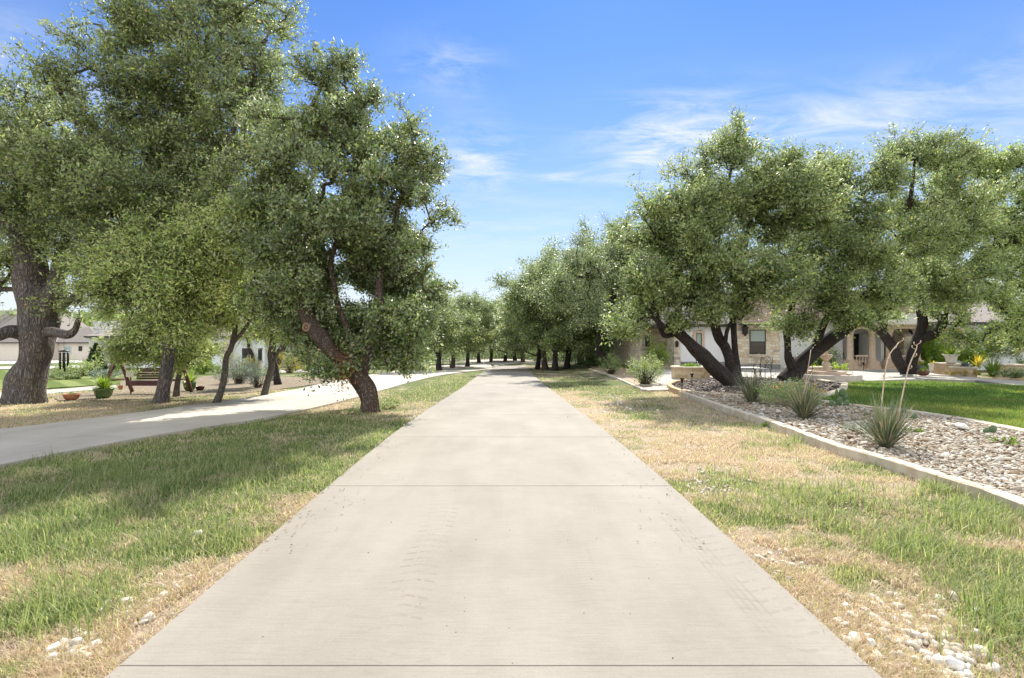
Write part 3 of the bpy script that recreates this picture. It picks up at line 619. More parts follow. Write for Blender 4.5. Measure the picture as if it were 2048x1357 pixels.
tag(drape('street', [G(*p)[:2] for p in ((-400, 742), (0, 739), (100, 738), (168, 736), (168, 731), (100, 733), (0, 734), (-400, 736))], .02, M['asphalt'], 3, 0), kind='structure')
tag(drape('neighbour_drive', [G(*p)[:2] for p in ((-400, 731), (0, 729), (165, 726), (165, 719), (0, 720), (-400, 721))], .02, M['asphalt'], 3, 0), kind='structure')
tag(drape('neighbour_lawn', [G(*p)[:2] for p in ((790, 737), (885, 728), (885, 722), (790, 724))], .01, M['mown_lawn'], 2, 0), kind='structure')
tag(drape('side_lawn', [G(*p, .03)[:2] for p in ((1180, 732), (1270, 736), (1280, 727), (1130, 724))], .03, M['mown_lawn'], 2, 0), kind='structure')

# ================================================================== grass, stones
def blades(name, N, ymin, ymax, xr, mask, mode, seed, hs=1.0):
    g = np.random.default_rng(seed); y = np.exp(g.uniform(math.log(ymin), math.log(ymax), N)); x = xr[0] * (y + .7) + (xr[1] - xr[0]) * (y + .7) * g.random(N)
    k = mask(x, y); x = x[k]; y = y[k]; n = len(x)
    gr = green(x, y) if mode == 'mix' else None
    if mode == 'mix':
        isg = g.random(n) < np.clip((gr - .27 + (fbm2(x, y, 5., 63, 2) - .5) * 1.9) * 1.2, .02, .74); bare = (fbm2(x, y, 2.2, 31, 3) < .46) & ~isg & (g.random(n) < .85)
        x = x[~bare]; y = y[~bare]; isg = isg[~bare]; gr = gr[~bare]; n = len(x)
        cl_ = fbm2(x, y, 3.5, 61, 3); h = np.where(isg, g.uniform(.02, .065, n) * (.5 + .7 * gr) * (.35 + 1.4 * cl_), g.uniform(.02, .09, n)); lean = np.where(isg, g.uniform(.2, 1.7, n), g.uniform(.7, 2.6, n))
        val = np.where(isg, np.clip(.50 + .30 * gr + g.normal(0, .19, n), .38, 1), np.clip(g.normal(.22, .17, n), 0, .5))
    else:
        h = g.uniform(.035, .07, n) * hs; lean = g.uniform(.1, .7, n); val = np.clip(g.normal(.45, .22, n) + 1.3 * (fbm2(x, y, .5, 77, 3) - .5), 0, 1)
    wd = .0024 * (1 + y * .22) * g.uniform(.7, 1.3, n); az = g.uniform(0, 2 * math.pi, n); L = np.stack([np.cos(az), np.sin(az)], 1); side = np.stack([-L[:, 1], L[:, 0]], 1)
    if mode == 'mix': z0 = H(x, y) - .015 
    else: z0 = H(x, y) + (.09 if mode == 'lawn' else .01)
    V = np.zeros((n, 5, 3)); b = np.stack([x, y], 1); nl = 1 / np.sqrt(1 + lean ** 2); up = h * nl; out = h * lean * nl
    V[:, 0, :2] = b - side * wd[:, None] * .5; V[:, 1, :2] = b + side * wd[:, None] * .5; V[:, 0, 2] = V[:, 1, 2] = z0
    mid = b + L * (out * .38)[:, None]; V[:, 2, :2] = mid + side * wd[:, None] * .42; V[:, 3, :2] = mid - side * wd[:, None] * .42; V[:, 2, 2] = V[:, 3, 2] = z0 + up * .62 + .004
    V[:, 4, :2] = b + L * out[:, None]; V[:, 4, 2] = z0 + up + .004
    i = np.arange(n)[:, None] * 5
    me = bpy.data.meshes.new(name); me.vertices.add(n * 5); me.vertices.foreach_set('co', V.astype(np.float32).ravel())
    li = np.concatenate([i + np.array([[0, 1, 2, 3]]), i + np.array([[3, 2, 4]])], 1).astype(np.int32); me.loops.add(n * 7); me.loops.foreach_set('vertex_index', li.ravel())
    me.polygons.add(2 * n); ls = np.empty((n, 2), np.int32); ls[:, 0] = np.arange(n) * 7; ls[:, 1] = ls[:, 0] + 4; me.polygons.foreach_set('loop_start', ls.ravel()); me.update(calc_edges=True)
    at = me.attributes.new('v', 'FLOAT', 'FACE'); at.data.foreach_set('value', np.repeat(val, 2).astype(np.float32)); return me
def wild(x, y): return ~(inpoly(x, y, [(p[0] + (.045 if p in dl else -.045), p[1]) for p in DRIVE]) | inpoly(x, y, SIDE) | inpoly(x, y, BED) | inpoly(x, y, LAWN) | inpoly(x, y, MULCH)) 
GN = 1.0
tag(link('grass', blades('grass', int(760000 * GN), 2.1, 9, (-1.3, 1.3), wild, 'mix', 11), M['grass']), 'patchy dry and green grass on both sides of the driveway', 'grass', kind='stuff')
def wild2(x, y): return wild(x, y) & ~((x > 4) & (y > 23)) & ~((x < -4) & (y > 22)) 
tag(link('grass', blades('grass', int(340000 * GN), 9, 34, (-1.2, .7), wild2, 'mix', 12), M['grass']), 'yellow green grass verge further along the driveway', 'grass', kind='stuff')
tag(link('grass', blades('grass', int(270000 * GN), 5, 34, (.42, 1.5), lambda x, y: inpoly(x, y, LAWN), 'lawn', 13), M['lawn_grass']), 'mown bright green lawn grass behind the gravel bed', 'grass', kind='stuff')
# long tufts
def tuft(name, pts, n, h, mat, seed, sp=.12, w=.006, val=(.75, .12)):
    g = np.random.default_rng(seed); X = np.concatenate([np.full(n, p[0]) for p in pts]) + g.normal(0, sp, n * len(pts)); Y = np.concatenate([np.full(n, p[1]) for p in pts]) + g.normal(0, sp, n * len(pts))
    Z = np.repeat([p[2] for p in pts], n); N = len(X); az = g.uniform(0, 6.28, N); ln = g.uniform(.15, .9, N); hh = h * g.uniform(.5, 1.2, N); V = []; k = 5
    L = np.stack([np.cos(az), np.sin(az)], 1); sd_ = np.stack([-L[:, 1], L[:, 0]], 1); V = np.zeros((N, 2 * k, 3))
    for j in range(k):
        t = j / (k - 1); r = hh * t; c = np.stack([X, Y], 1) + L * (r * t * ln)[:, None]; ww = (w * (1 - t ** 2) + .0006)
        V[:, 2 * j, :2] = c - sd_ * ww / 2; V[:, 2 * j + 1, :2] = c + sd_ * ww / 2; V[:, 2 * j, 2] = V[:, 2 * j + 1, 2] = Z + r * (1 - .45 * t * ln)
    Fq = np.array([[2 * j, 2 * j + 1, 2 * j + 3, 2 * j + 2] for j in range(k - 1)]); Fq = (np.arange(N)[:, None, None] * 2 * k + Fq[None]).reshape(-1, 4)
    v = np.repeat(np.clip(g.normal(val[0], val[1], N), 0, 1), k - 1); return npmesh(name, V.reshape(-1, 3), Fq, v)
g_ = np.random.default_rng(5); pts = []
for px, py, sx, sy, k in ((1980, 1040, 90, 30, 20), (1900, 985, 80, 12, 16), (1650, 1010, 120, 40, 20), (1820, 1090, 120, 40, 18), (2030, 1240, 60, 60, 16), (1450, 960, 25, 30, 5), (120, 1210, 70, 40, 12), (60, 1090, 80, 30, 8), (500, 930, 220, 50, 34), (250, 970, 200, 50, 30), (450, 1080, 60, 30, 6), (1560, 880, 90, 20, 8)):
    for _ in range(k):
        q = G(px + g_.normal() * sx * .6, py + g_.normal() * sy * .6)
        if wild(np.array([q[0]]), np.array([q[1]]))[0]: pts.append((q[0], q[1], q[2] - .015))
tag(link('long_grass', tuft('long_grass', pts, 55, .17, M['grass'], 3), M['grass']), 'long green grass tufts rising out of the verge', 'grass', kind='stuff')

def ico():
    t = (1 + 5 ** .5) / 2; v = [(-1, t, 0), (1, t, 0), (-1, -t, 0), (1, -t, 0), (0, -1, t), (0, 1, t), (0, -1, -t), (0, 1, -t), (t, 0, -1), (t, 0, 1), (-t, 0, -1), (-t, 0, 1)]
    f = [(0, 11, 5), (0, 5, 1), (0, 1, 7), (0, 7, 10), (0, 10, 11), (1, 5, 9), (5, 11, 4), (11, 10, 2), (10, 7, 6), (7, 1, 8), (3, 9, 4), (3, 4, 2), (3, 2, 6), (3, 6, 8), (3, 8, 9), (4, 9, 5), (2, 4, 11), (6, 2, 10), (8, 6, 7), (9, 8, 1)]
    v = [Vector(p).normalized() for p in v]; cache = {}; nf = []
    def mid(a, b):
        k = (min(a, b), max(a, b))
        if k not in cache: v.append(((v[a] + v[b]) / 2).normalized()); cache[k] = len(v) - 1
        return cache[k]
    for a, b, c in f:
        x, y, z = mid(a, b), mid(b, c), mid(c, a); nf += [(a, x, z), (b, y, x), (c, z, y), (x, y, z)]
    return np.array([list(p) for p in v]), np.array(nf)
ICO = ico()
def stones(name, C, size, seed, flat=(.35, .6), asp=(.6, 1.), tilt=.35, valf=None, rough=.55, sm=True):
    g = np.random.default_rng(seed); n = len(C); v, f = ICO; m = len(v)
    s = np.stack([size, size * g.uniform(*asp, n), size * g.uniform(*flat, n)], 1); V = np.repeat(v[None], n, 0); ph = g.uniform(0, 99, (n, 3))
    nz = noise3((v[None] * 1.3 + ph[:, None]).reshape(-1, 3), 4).reshape(n, m) - .5; V = V * (1 + rough * nz)[..., None] * s[:, None]
    a = g.uniform(0, 6.28, n); ti = g.normal(0, tilt, n); c, sn = np.cos(ti)[:, None], np.sin(ti)[:, None]; V = np.stack([V[..., 0] * c - V[..., 2] * sn, V[..., 1], V[..., 0] * sn + V[..., 2] * c], -1)
    c, sn = np.cos(a)[:, None], np.sin(a)[:, None]; V = np.stack([V[..., 0] * c - V[..., 1] * sn, V[..., 0] * sn + V[..., 1] * c, V[..., 2]], -1) + C[:, None]
    val = np.repeat(valf if valf is not None else g.random(n), len(f)); return npmesh(name, V.reshape(-1, 3), (np.arange(n)[:, None, None] * m + f[None]).reshape(-1, 3), val, sm)
g = np.random.default_rng(21)
n = 120000; y = np.exp(g.uniform(math.log(3), math.log(22), n)); x = g.uniform(.28, 1.5, n) * y; k = inpoly(x, y, BED) ; x = x[k]; y = y[k]
far = (x / y < .50) & (g.random(len(x)) < .4); x = x[~far]; y = y[~far]
sz = g.uniform(.009, .029, len(x)) * (1 + .02 * y) * np.where(g.random(len(x)) < .05, 1.9, 1)
C_ = np.stack([x, y, H(x, y) + .086 + sz * .35 + g.uniform(0, .02, len(x))], 1); print('pebbles', len(x))
tag(link('river_rock', stones('river_rock', C_, sz, 5, (.28, .5), (.45, .95), rough=.8), M['rock']), 'rounded tan and white river rock filling the raised bed', 'gravel', kind='stuff')
n = 16000; y = g.uniform(17, 32, n); x = g.uniform(4, 19, n); k = inpoly(x, y, MULCH); x = x[k]; y = y[k]; sz = g.uniform(.02, .05, len(x))
tag(link('mulch_chips', stones('mulch_chips', np.stack([x, y, H(x, y) + .11], 1), sz, 6), M['mulch_chip']), 'dark mulch and pale chips under the right hand oaks', 'mulch', kind='stuff')
# rubble in the verge
cs = []; ss = []
for px, py, sx, sy, k, s0, s1 in ((1800, 1250, 120, 60, 190, .012, .036), (1900, 1320, 70, 30, 60, .015, .04), (1560, 1130, 60, 40, 36, .01, .028), (1430, 975, 60, 45, 150, .008, .022), (1380, 900, 40, 30, 60, .008, .02), (250, 1210, 60, 40, 34, .012, .034), (150, 1290, 50, 25, 26, .012, .04), (340, 1170, 40, 30, 18, .01, .03), (830, 835, 18, 25, 300, .008, .02), (880, 800, 8, 14, 120, .01, .02), (1230, 800, 40, 25, 60, .015, .05)):
    for _ in range(k):
        q = G(px + g.normal() * sx * .6, max(735, py + g.normal() * sy * .6))
        if not inpoly(np.array([q[0]]), np.array([q[1]]), DRIVE + [])[0] and q[0] < 99: cs.append((q[0], q[1], q[2] - .008)); ss.append(g.uniform(s0, s1))
tag(link('limestone_rubble', stones('limestone_rubble', np.array(cs), np.array(ss), 8, (.4, .8), rough=1.3, sm=False), M['limestone_rubble']), 'loose white limestone rubble scattered in the dry verge', 'rubble', kind='stuff')
# dead leaves on the ground
n = 26000; y = np.exp(g.uniform(math.log(4.5), math.log(30), n)); x = g.uniform(-1, 1, n) * y; k = wild(x, y) & ((fbm2(x, y, .6, 91, 2) > .55) | (y > 14)); x = x[k]; y = y[k]; nn = len(x)
tag(link('fallen_leaves', leaf_mesh('fallen_leaves', np.stack([x, y, H(x, y) + .012 + g.random(nn) * .03], 1), unit(randdir(nn, g) * [1, 1, .3]), g.uniform(.02, .045, nn), g.uniform(.01, .02, nn), g, g.random(nn), 2.), M['litter_leaf'] if 'litter_leaf' in M else attrmat('litter_leaf', [(0, (.08, .055, .04)), (1, (.36, .26, .18))], .8, .2)), 'brown fallen leaves scattered over the grass', 'leaves', kind='stuff')
n = 420; y = np.exp(g.uniform(math.log(4.0), math.log(26), n)); sd2 = np.where(g.random(n) < .62, -1, 1); x = -.15 + sd2 * (1.78 - np.abs(g.normal(0, .28, n))); x = np.where(y > 11, x * .85, x)
tag(link('fallen_leaves', leaf_mesh('fallen_leaves', np.stack([x, y, H(x, y) + .042 + g.random(n) * .006], 1), unit(randdir(n, g) * [1, 1, .2]), g.uniform(.015, .04, n), g.uniform(.008, .017, n), g, g.random(n), 4.), bpy.data.materials['litter_leaf']), 'dry fallen leaves blown along the edges of the concrete drive', 'leaves', kind='stuff')
n = 60; cs = []
for _ in range(45):
    px, py = g.uniform(700, 1350), g.uniform(840, 1340); q = G(px, py); cs.append((q[0], q[1], q[2] + .032))
cs = [c for c in cs if edge_x(dl, c[1]) + .1 < c[0] < edge_x(dr_, c[1]) - .1]
tag(link('grit', stones('grit', np.array(cs), g.uniform(.002, .0045, len(cs)), 9, (.5, .9)), M['mulch_chip']), 'small dark specks of grit scattered on the concrete drive', 'grit', kind='stuff')
# ================================================================== trees in the foreground
def base_of(px, py, off=0): return G(px, py, off)[1]
# old live oak at the far left
d = base_of(60, 806); D = d
lines = [LN((46, 810, D, 33), (52, 785, D, 31), (60, 745, D, 29), (74, 700, D, 28), (80, 655, D, 32), (78, 620, D, 34), (70, 590, D, 33), (60, 560, D - .1, 27), (62, 520, D - .3, 22), (48, 480, D - .5, 20), (20, 450, D - .8, 16), (-30, 420, D - 1, 12), (-80, 330, D - 1.2, 7)),
         LN((86, 640, D, 20), (100, 605, D - .2, 18), (112, 575, D - .3, 14), (120, 520, D + .2, 11), (140, 450, D + .5, 9), (150, 330, D + .8, 6), (170, 230, D + 1, 3)),
         LN((104, 622, D, 12), (125, 607, D - .3, 9.5), (150, 596, D - .6, 7), (175, 560, D - .8, 5), (215, 520, D - 1, 3.5), (270, 500, D - 1.2, 2)),
         LN((88, 665, D, 12), (108, 664, D - .4, 9), (135, 669, D - .7, 8), (150, 660, D - .8, 6), (156, 643, D - .9, 5), (160, 636, D - .9, 4)),
         LN((50, 668, D, 15), (20, 664, D - .4, 12), (-20, 672, D - .8, 10), (-80, 650, D - 1.2, 8)),
         LN((60, 520, D - .3, 16), (90, 480, D + .2, 13), (70, 400, D + .5, 10), (60, 300, D + .7, 7), (40, 200, D + .8, 4)),
         LN((60, 590, D, 10), (30, 580, D + .8, 6), (-10, 575, D + 1.2, 5), (-60, 540, D + 1.6, 3))]
t = make_tree('live_oak', 'massive old live oak with thick grey trunk at the far left', 'tree', lines,
    [BL(40, 400, D, 150, 80, 1.8), BL(-60, 310, D, 150, 95, 2.0), BL(80, 270, D - .5, 140, 90, 2.0), BL(150, 470, D - .3, 110, 75, 1.5), BL(210, 520, D - .8, 75, 55, 1.0, .8), BL(50, 200, D + .5, 70, 45, 1.2, .5), BL(-80, 480, D + .5, 140, 80, 1.8), BL(0, 560, D + 1.2, 60, 38, .8, .35), BL(150, 610, D - .8, 55, 22, .6, .2), BL(130, 340, D - 1.5, 120, 90, 1.5)],
    3300, 125000, .092, 'leaf_oak', 'bark_grey', 3, flare=1.22, rough=.13, sides=28, gap=.46, spray=.42)
# tall oak behind the drive with its crown out of the top of the frame
d = base_of(325, 806); D = d
lines = [LN((322, 806, D, 14), (327, 780, D, 12.5), (333, 740, D, 12), (338, 700, D, 12), (335, 640, D, 12), (350, 560, D, 13), (340, 470, D, 12), (350, 380, D, 10), (370, 280, D, 8), (390, 180, D, 6), (420, 60, D, 4), (450, -40, D, 2.5)),
         LN((340, 600, D, 10), (290, 520, D - .6, 8), (240, 430, D - 1, 6), (190, 330, D - 1.2, 5), (140, 220, D - 1.4, 3), (100, 140, D - 1.5, 1.5)),
         LN((345, 480, D, 9), (410, 390, D - .7, 7), (460, 280, D - 1, 5), (500, 160, D - 1, 3.5), (540, 60, D - 1, 2)),
         LN((355, 360, D, 7), (300, 270, D - .3, 5), (260, 150, D - .3, 3.5), (200, 50, D - .3, 2))]
make_tree('tall_oak', 'tall spreading oak left of the drive whose crown leaves the top of the frame', 'tree', lines,
    [BL(330, 300, D, 140, 110, 2.2), BL(240, 180, D - .6, 130, 80, 1.8), BL(200, 95, D - 1, 100, 40, 1.0, .7), BL(260, 60, D - .5, 120, 55, 1.5, .85), BL(430, 110, D - .5, 120, 85, 1.8), BL(470, 20, D, 110, 55, 1.5), BL(480, 230, D - .8, 90, 100, 1.6), BL(400, 400, D - .6, 150, 90, 1.8), BL(250, 380, D - 1.5, 130, 90, 1.6), BL(150, 290, D - 2.2, 80, 70, 1.2, .6), BL(500, 330, D - 2.2, 80, 80, 1.2, .8), BL(300, 500, D - .5, 130, 60, 1.5, .9)],
    4300, 160000, .094, 'leaf_oak', 'bark_grey', 4, flare=1.15, gap=.49, spray=.50, uneven=.45, group=None)
# leaning oak right beside the drive
d = base_of(740, 824); D = d; Q = D - .1
lines = [LN((742, 826, D, 17.5), (739, 800, D, 15.5), (730, 775, D, 17.5), (712, 750, D, 18), (690, 728, D, 17), (665, 705, D, 15.5), (640, 672, D, 15), (618, 640, D, 15), (608, 610, D, 12.5), (602, 575, D, 10.5), (580, 550, D + .1, 8), (560, 500, D + .2, 7), (560, 420, D + .2, 6), (580, 320, D + .2, 5), (620, 220, D + .2, 4), (660, 140, D + .2, 2.5)),
         LN((722, 762, D, 11), (735, 715, D, 9.5), (744, 680, D - .1, 10), (762, 650, D - .2, 9), (768, 625, D - .2, 8), (758, 600, D - .2, 8.5), (760, 560, D - .1, 7), (780, 480, D, 5.5), (800, 400, D, 4.5), (820, 330, D, 3), (850, 290, D, 2)),
         LN((700, 740, D, 9), (705, 690, D, 6.5), (690, 645, D, 6), (676, 610, D, 6), (668, 570, D, 5.5), (662, 520, D, 5), (690, 440, D, 4.5), (710, 340, D, 4), (700, 240, D, 3), (690, 160, D, 2))]
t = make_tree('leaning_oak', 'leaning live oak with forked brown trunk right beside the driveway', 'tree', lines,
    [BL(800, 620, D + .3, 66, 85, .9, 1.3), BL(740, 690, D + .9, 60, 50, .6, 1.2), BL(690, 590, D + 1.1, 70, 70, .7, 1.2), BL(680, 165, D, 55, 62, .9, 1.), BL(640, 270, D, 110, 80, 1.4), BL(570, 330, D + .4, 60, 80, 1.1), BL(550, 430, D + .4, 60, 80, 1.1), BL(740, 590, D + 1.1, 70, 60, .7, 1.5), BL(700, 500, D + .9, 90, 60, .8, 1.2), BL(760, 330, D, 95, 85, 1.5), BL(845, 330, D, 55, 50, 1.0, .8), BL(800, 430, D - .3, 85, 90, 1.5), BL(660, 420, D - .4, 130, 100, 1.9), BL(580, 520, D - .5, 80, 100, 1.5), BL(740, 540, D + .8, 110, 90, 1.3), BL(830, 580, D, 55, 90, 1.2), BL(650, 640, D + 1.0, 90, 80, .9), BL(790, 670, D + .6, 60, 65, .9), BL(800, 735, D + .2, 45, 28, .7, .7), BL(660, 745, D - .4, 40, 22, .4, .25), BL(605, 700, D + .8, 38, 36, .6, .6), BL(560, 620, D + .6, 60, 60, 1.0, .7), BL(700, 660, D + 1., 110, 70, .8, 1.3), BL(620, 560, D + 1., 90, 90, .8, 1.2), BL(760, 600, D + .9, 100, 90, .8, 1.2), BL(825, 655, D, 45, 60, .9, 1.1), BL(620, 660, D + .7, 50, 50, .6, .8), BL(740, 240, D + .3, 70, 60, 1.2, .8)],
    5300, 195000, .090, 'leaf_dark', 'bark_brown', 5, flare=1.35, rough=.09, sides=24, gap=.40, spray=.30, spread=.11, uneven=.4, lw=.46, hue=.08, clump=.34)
b = t.location
for px, py, rr in ((613, 655, .085), (751, 611, .055)):
    mb = MB(); c = Vector(P(px, py, D - .16)); ring = [c + Vector((math.cos(a) * rr * .8, -.02, math.sin(a) * rr)) for a in np.linspace(0, 2 * math.pi, 15)]; mb.tube(ring, rr * .3, 6, False); mb.tube([c + Vector((0, .06, 0)), c + Vector((0, -.015, 0))], rr * .6, 12)
    mb.build('pruning_scar', M['scar'], t, tuple(b))
g = np.random.default_rng(8); n = 420; c = np.array(P(688, 745, D - .35)) - np.array(b); Cc = c + g.normal(size=(n, 3)) * [.13, .12, .24]; 
link('dead_leaves', leaf_mesh('dead_leaves', Cc, unit(randdir(n, g) + [0, 0, -.8]), g.uniform(.04, .075, n), g.uniform(.018, .03, n), g, g.random(n)), M['leaf_rust'], t)
# slender elms behind the side drive
def elm(label, base, lines_, blobs, nc, nl, seed, grp, hue=.2): 
    return make_tree('slender_tree', label, 'tree', lines_, blobs, int(nc * 1.35), int(nl * 1.15), .102, 'leaf_light', 'bark_pale', seed, grp, 1.25, .06, 12, gap=.42, spray=.5, spread=.11, uneven=.4, droop=.35, lw=.30, hue=hue)
D = base_of(432, 808)
elm('slender pale trunked tree nearest the side drive', None, [LN((432, 808, D, 7.5), (443, 780, D, 6), (450, 745, D, 6), (453, 715, D, 5.5), (464, 690, D, 5), (470, 640, D, 4.5), (450, 560, D, 4), (440, 480, D, 3)), LN((464, 690, D, 4), (500, 640, D, 3), (520, 560, D, 2))],
    [BL(330, 540, D - 1.5, 150, 62, 1.0), BL(290, 598, D - 2, 92, 52, .9), BL(420, 480, D - 1.5, 130, 65, 1.0), BL(370, 640, D - 1.2, 95, 52, .9), BL(520, 480, D - 1., 70, 70, .8), BL(460, 610, D, 60, 60, 1.0), BL(230, 540, D - .8, 60, 40, .9, .7)], 2000, 90000, 31, 'slender trees behind the side drive')
D = base_of(532, 792)
elm('slender tree with a forked trunk behind the side drive', None, [LN((528, 792, D, 7), (535, 765, D, 6), (543, 735, D, 6), (540, 710, D, 5), (543, 690, D, 4.5), (550, 620, D, 4), (545, 540, D, 3)), LN((543, 735, D, 4), (555, 705, D, 3.5), (563, 690, D, 3), (575, 630, D, 2.5))],
    [BL(540, 600, D, 60, 65, 1.1), BL(500, 520, D - .3, 70, 60, 1.1), BL(590, 560, D + .3, 50, 60, .9), BL(545, 660, D, 55, 26, .8, .6), BL(500, 650, D, 40, 30, .8, .5)], 800, 36000, 32, 'slender trees behind the side drive', .05)
D = base_of(330, 797) + .6
elm('low drooping tree over the wooden swing', None, [LN((352, 797, D, 6), (356, 760, D, 5), (365, 720, D, 5), (360, 660, D, 4), (330, 600, D, 3))],
    [BL(300, 690, D - .8, 75, 50, .9), BL(335, 712, D - 1.0, 38, 26, .6, .7), BL(380, 690, D - .5, 45, 45, .8), BL(262, 660, D - .8, 36, 28, .6, .5)], 620, 30000, 33, 'slender trees behind the side drive', .12)
# dark thin oaks in front of the white house
for i, (px, py, pts) in enumerate(((505, 738, ((505, 738, 4), (506, 715, 3.5), (498, 695, 3.2), (494, 670, 3))), (516, 733, ((513, 733, 4), (518, 705, 4), (514, 680, 3.2), (516, 650, 3))), (556, 770, ((556, 770, 7), (551, 740, 6), (546, 705, 5), (556, 660, 4))), (556, 745, ((552, 745, 5), (562, 710, 4.5), (570, 690, 3.5), (575, 650, 3))))):
    D = base_of(px, py); cx = pts[-1][0]
    make_tree('thin_oak', ['thin dark trunked oak nearest the white house windows', 'dark upright oak just right of the house window', 'grey brown oak leaning behind the forked slender tree', 'dark oak curving right beside the yellow shrubs'][i], 'tree', [LN(*[(a, b_, D, c) for a, b_, c in pts])],
        [BL(cx, 625, D, 48, 42, 1.4), BL(cx + 20, 585, D, 42, 40, 1.3), BL(cx - 20, 655, D, 30, 16, .8, .4)], 190, 9000, .10, 'leaf_oak', 'bark_dark', 40 + i, 'thin oaks before the white house', 1.2, .06, 9, spray=.6, spread=.2)

# right-hand oaks
D = base_of(1470, 772, .1)
lines = [LN((1476, 774, D, 17), (1452, 755, D, 15), (1428, 735, D - .2, 15), (1405, 712, D - .4, 14), (1385, 693, D - .6, 11.5), (1362, 668, D - .8, 8.5), (1340, 655, D - 1, 7.5), (1322, 650, D - 1.2, 6), (1290, 610, D - 1.3, 4)),
         LN((1398, 705, D - .5, 8), (1375, 688, D - .5, 7), (1352, 670, D - .5, 5.5), (1330, 672, D - .5, 5), (1320, 655, D - .6, 5), (1310, 610, D - .6, 4)),
         LN((1478, 768, D, 9), (1465, 742, D, 10.5), (1458, 715, D + .1, 10), (1450, 695, D + .1, 10.5), (1437, 675, D + .1, 9.5), (1430, 645, D + .1, 9), (1438, 600, D + .1, 7), (1430, 520, D + .1, 6), (1450, 400, D, 4), (1470, 300, D, 2)),
         LN((1478, 768, D + .3, 8), (1474, 735, D + .3, 7), (1470, 700, D + .3, 6.2), (1467, 650, D + .3, 6), (1465, 600, D + .3, 5.5), (1490, 500, D + .3, 4.5), (1510, 380, D + .3, 3)),
         LN((1450, 690, D, 4), (1455, 660, D - .2, 4), (1470, 632, D - .3, 3.5), (1490, 600, D - .4, 3))]
make_tree('live_oak', 'dark three trunked live oak in the mulch bed before the stone house', 'tree', lines,
    [BL(1440, 415, D, 95, 72, 2.0), BL(1470, 318, D, 46, 40, 1.2, .9), BL(1390, 340, D, 45, 42, 1.1, .7), BL(1540, 330, D + .5, 55, 50, 1.4, .9), BL(1570, 420, D, 95, 75, 1.8), BL(1340, 480, D - .5, 80, 70, 1.8), BL(1300, 580, D - 1, 70, 62, 1.6), BL(1420, 540, D - .8, 110, 62, 2.0), BL(1540, 560, D - .6, 90, 65, 1.8), BL(1390, 610, D - 1, 60, 30, 1.0, .7), BL(1490, 625, D - .5, 60, 28, 1.0, .6), BL(1330, 640, D - 1.2, 40, 18, .6, .5), BL(1400, 635, D - 1.5, 50, 22, .8, .6), BL(1250, 660, D - 1.5, 40, 26, .8, .5), BL(1370, 430, D - 1.5, 70, 60, 1.2)],
    3100, 135000, .118, 'leaf_oak', 'bark_dark', 6, flare=1.1, gap=.37, spray=.5, spread=.17, uneven=.45, twr=.006, sides=18)
D = base_of(1572, 762, .1)
lines = [LN((1574, 765, D, 19), (1592, 738, D, 16.5), (1615, 715, D, 14.5), (1645, 690, D, 14.5), (1675, 668, D, 13), (1700, 650, D, 12), (1730, 628, D, 11), (1758, 600, D, 9), (1775, 560, D, 7.5), (1800, 500, D, 6), (1820, 400, D, 4), (1830, 320, D, 2)),
         LN((1586, 735, D - .2, 11), (1577, 715, D - .2, 8), (1575, 685, D - .2, 6.5), (1573, 650, D - .2, 6), (1590, 590, D - .2, 5), (1600, 500, D, 4), (1620, 400, D, 2.5)),
         LN((1630, 700, D, 9), (1640, 665, D - .4, 8), (1655, 635, D - .7, 7), (1680, 600, D - .9, 6), (1660, 540, D - 1, 5)),
         LN((1752, 590, D, 7), (1745, 550, D - .3, 5.5), (1740, 500, D - .5, 5), (1715, 440, D - .5, 4)),
         LN((1715, 640, D, 7), (1760, 622, D + .8, 6), (1810, 600, D + 1.2, 5), (1860, 560, D + 1.5, 4))]
make_tree('live_oak', 'dark live oak with a thick trunk leaning right before the porch', 'tree', lines,
    [BL(1700, 380, D, 100, 70, 2.2), BL(1640, 375, D + .5, 85, 62, 1.6, 1.1), BL(1620, 480, D, 90, 75, 2.0), BL(1820, 340, D, 70, 62, 1.8), BL(1760, 480, D - .8, 120, 75, 2.2), BL(1900, 430, D + .5, 100, 85, 2.2), BL(1640, 590, D - 1, 80, 52, 1.6), BL(1770, 590, D - 1.5, 90, 42, 1.6, .9), BL(1590, 640, D - .8, 38, 26, .9, .5), BL(1880, 560, D - .5, 100, 52, 1.8), BL(1845, 295, D, 38, 30, 1, .5), BL(1650, 645, D - 1.5, 55, 24, .8, .6), BL(1720, 640, D - 2.2, 50, 20, .8, .5), BL(1580, 660, D - 1.2, 30, 24, .6, .5), BL(1680, 520, D - 2., 110, 70, 1.2)],
    3400, 148000, .118, 'leaf_oak', 'bark_dark', 7, flare=1.15, gap=.37, spray=.5, spread=.18, uneven=.45, twr=.006, hue=.04)
D = base_of(1812, 747, .1)
lines = [LN((1820, 748, D, 14), (1822, 725, D, 11), (1828, 700, D, 11), (1835, 675, D, 9), (1845, 645, D, 9), (1840, 600, D, 7), (1850, 520, D, 5), (1850, 420, D, 3)),
         LN((1812, 744, D - .2, 10), (1795, 720, D - .3, 10), (1788, 700, D - .4, 8.5), (1775, 680, D - .4, 9), (1765, 662, D - .5, 7), (1768, 640, D - .5, 5.5), (1750, 600, D - .5, 4)),
         LN((1775, 680, D - .4, 7), (1750, 658, D - .6, 5), (1720, 648, D - .8, 4), (1700, 640, D - .9, 3)),
         LN((1830, 690, D, 9), (1855, 672, D - .3, 7), (1878, 660, D - .4, 8), (1885, 640, D - .4, 8), (1870, 620, D - .4, 6), (1880, 560, D - .3, 5)),
         LN((1835, 680, D + .3, 5), (1865, 674, D + .3, 6), (1888, 652, D + .3, 5), (1900, 600, D + .3, 4), (1960, 500, D, 3))]
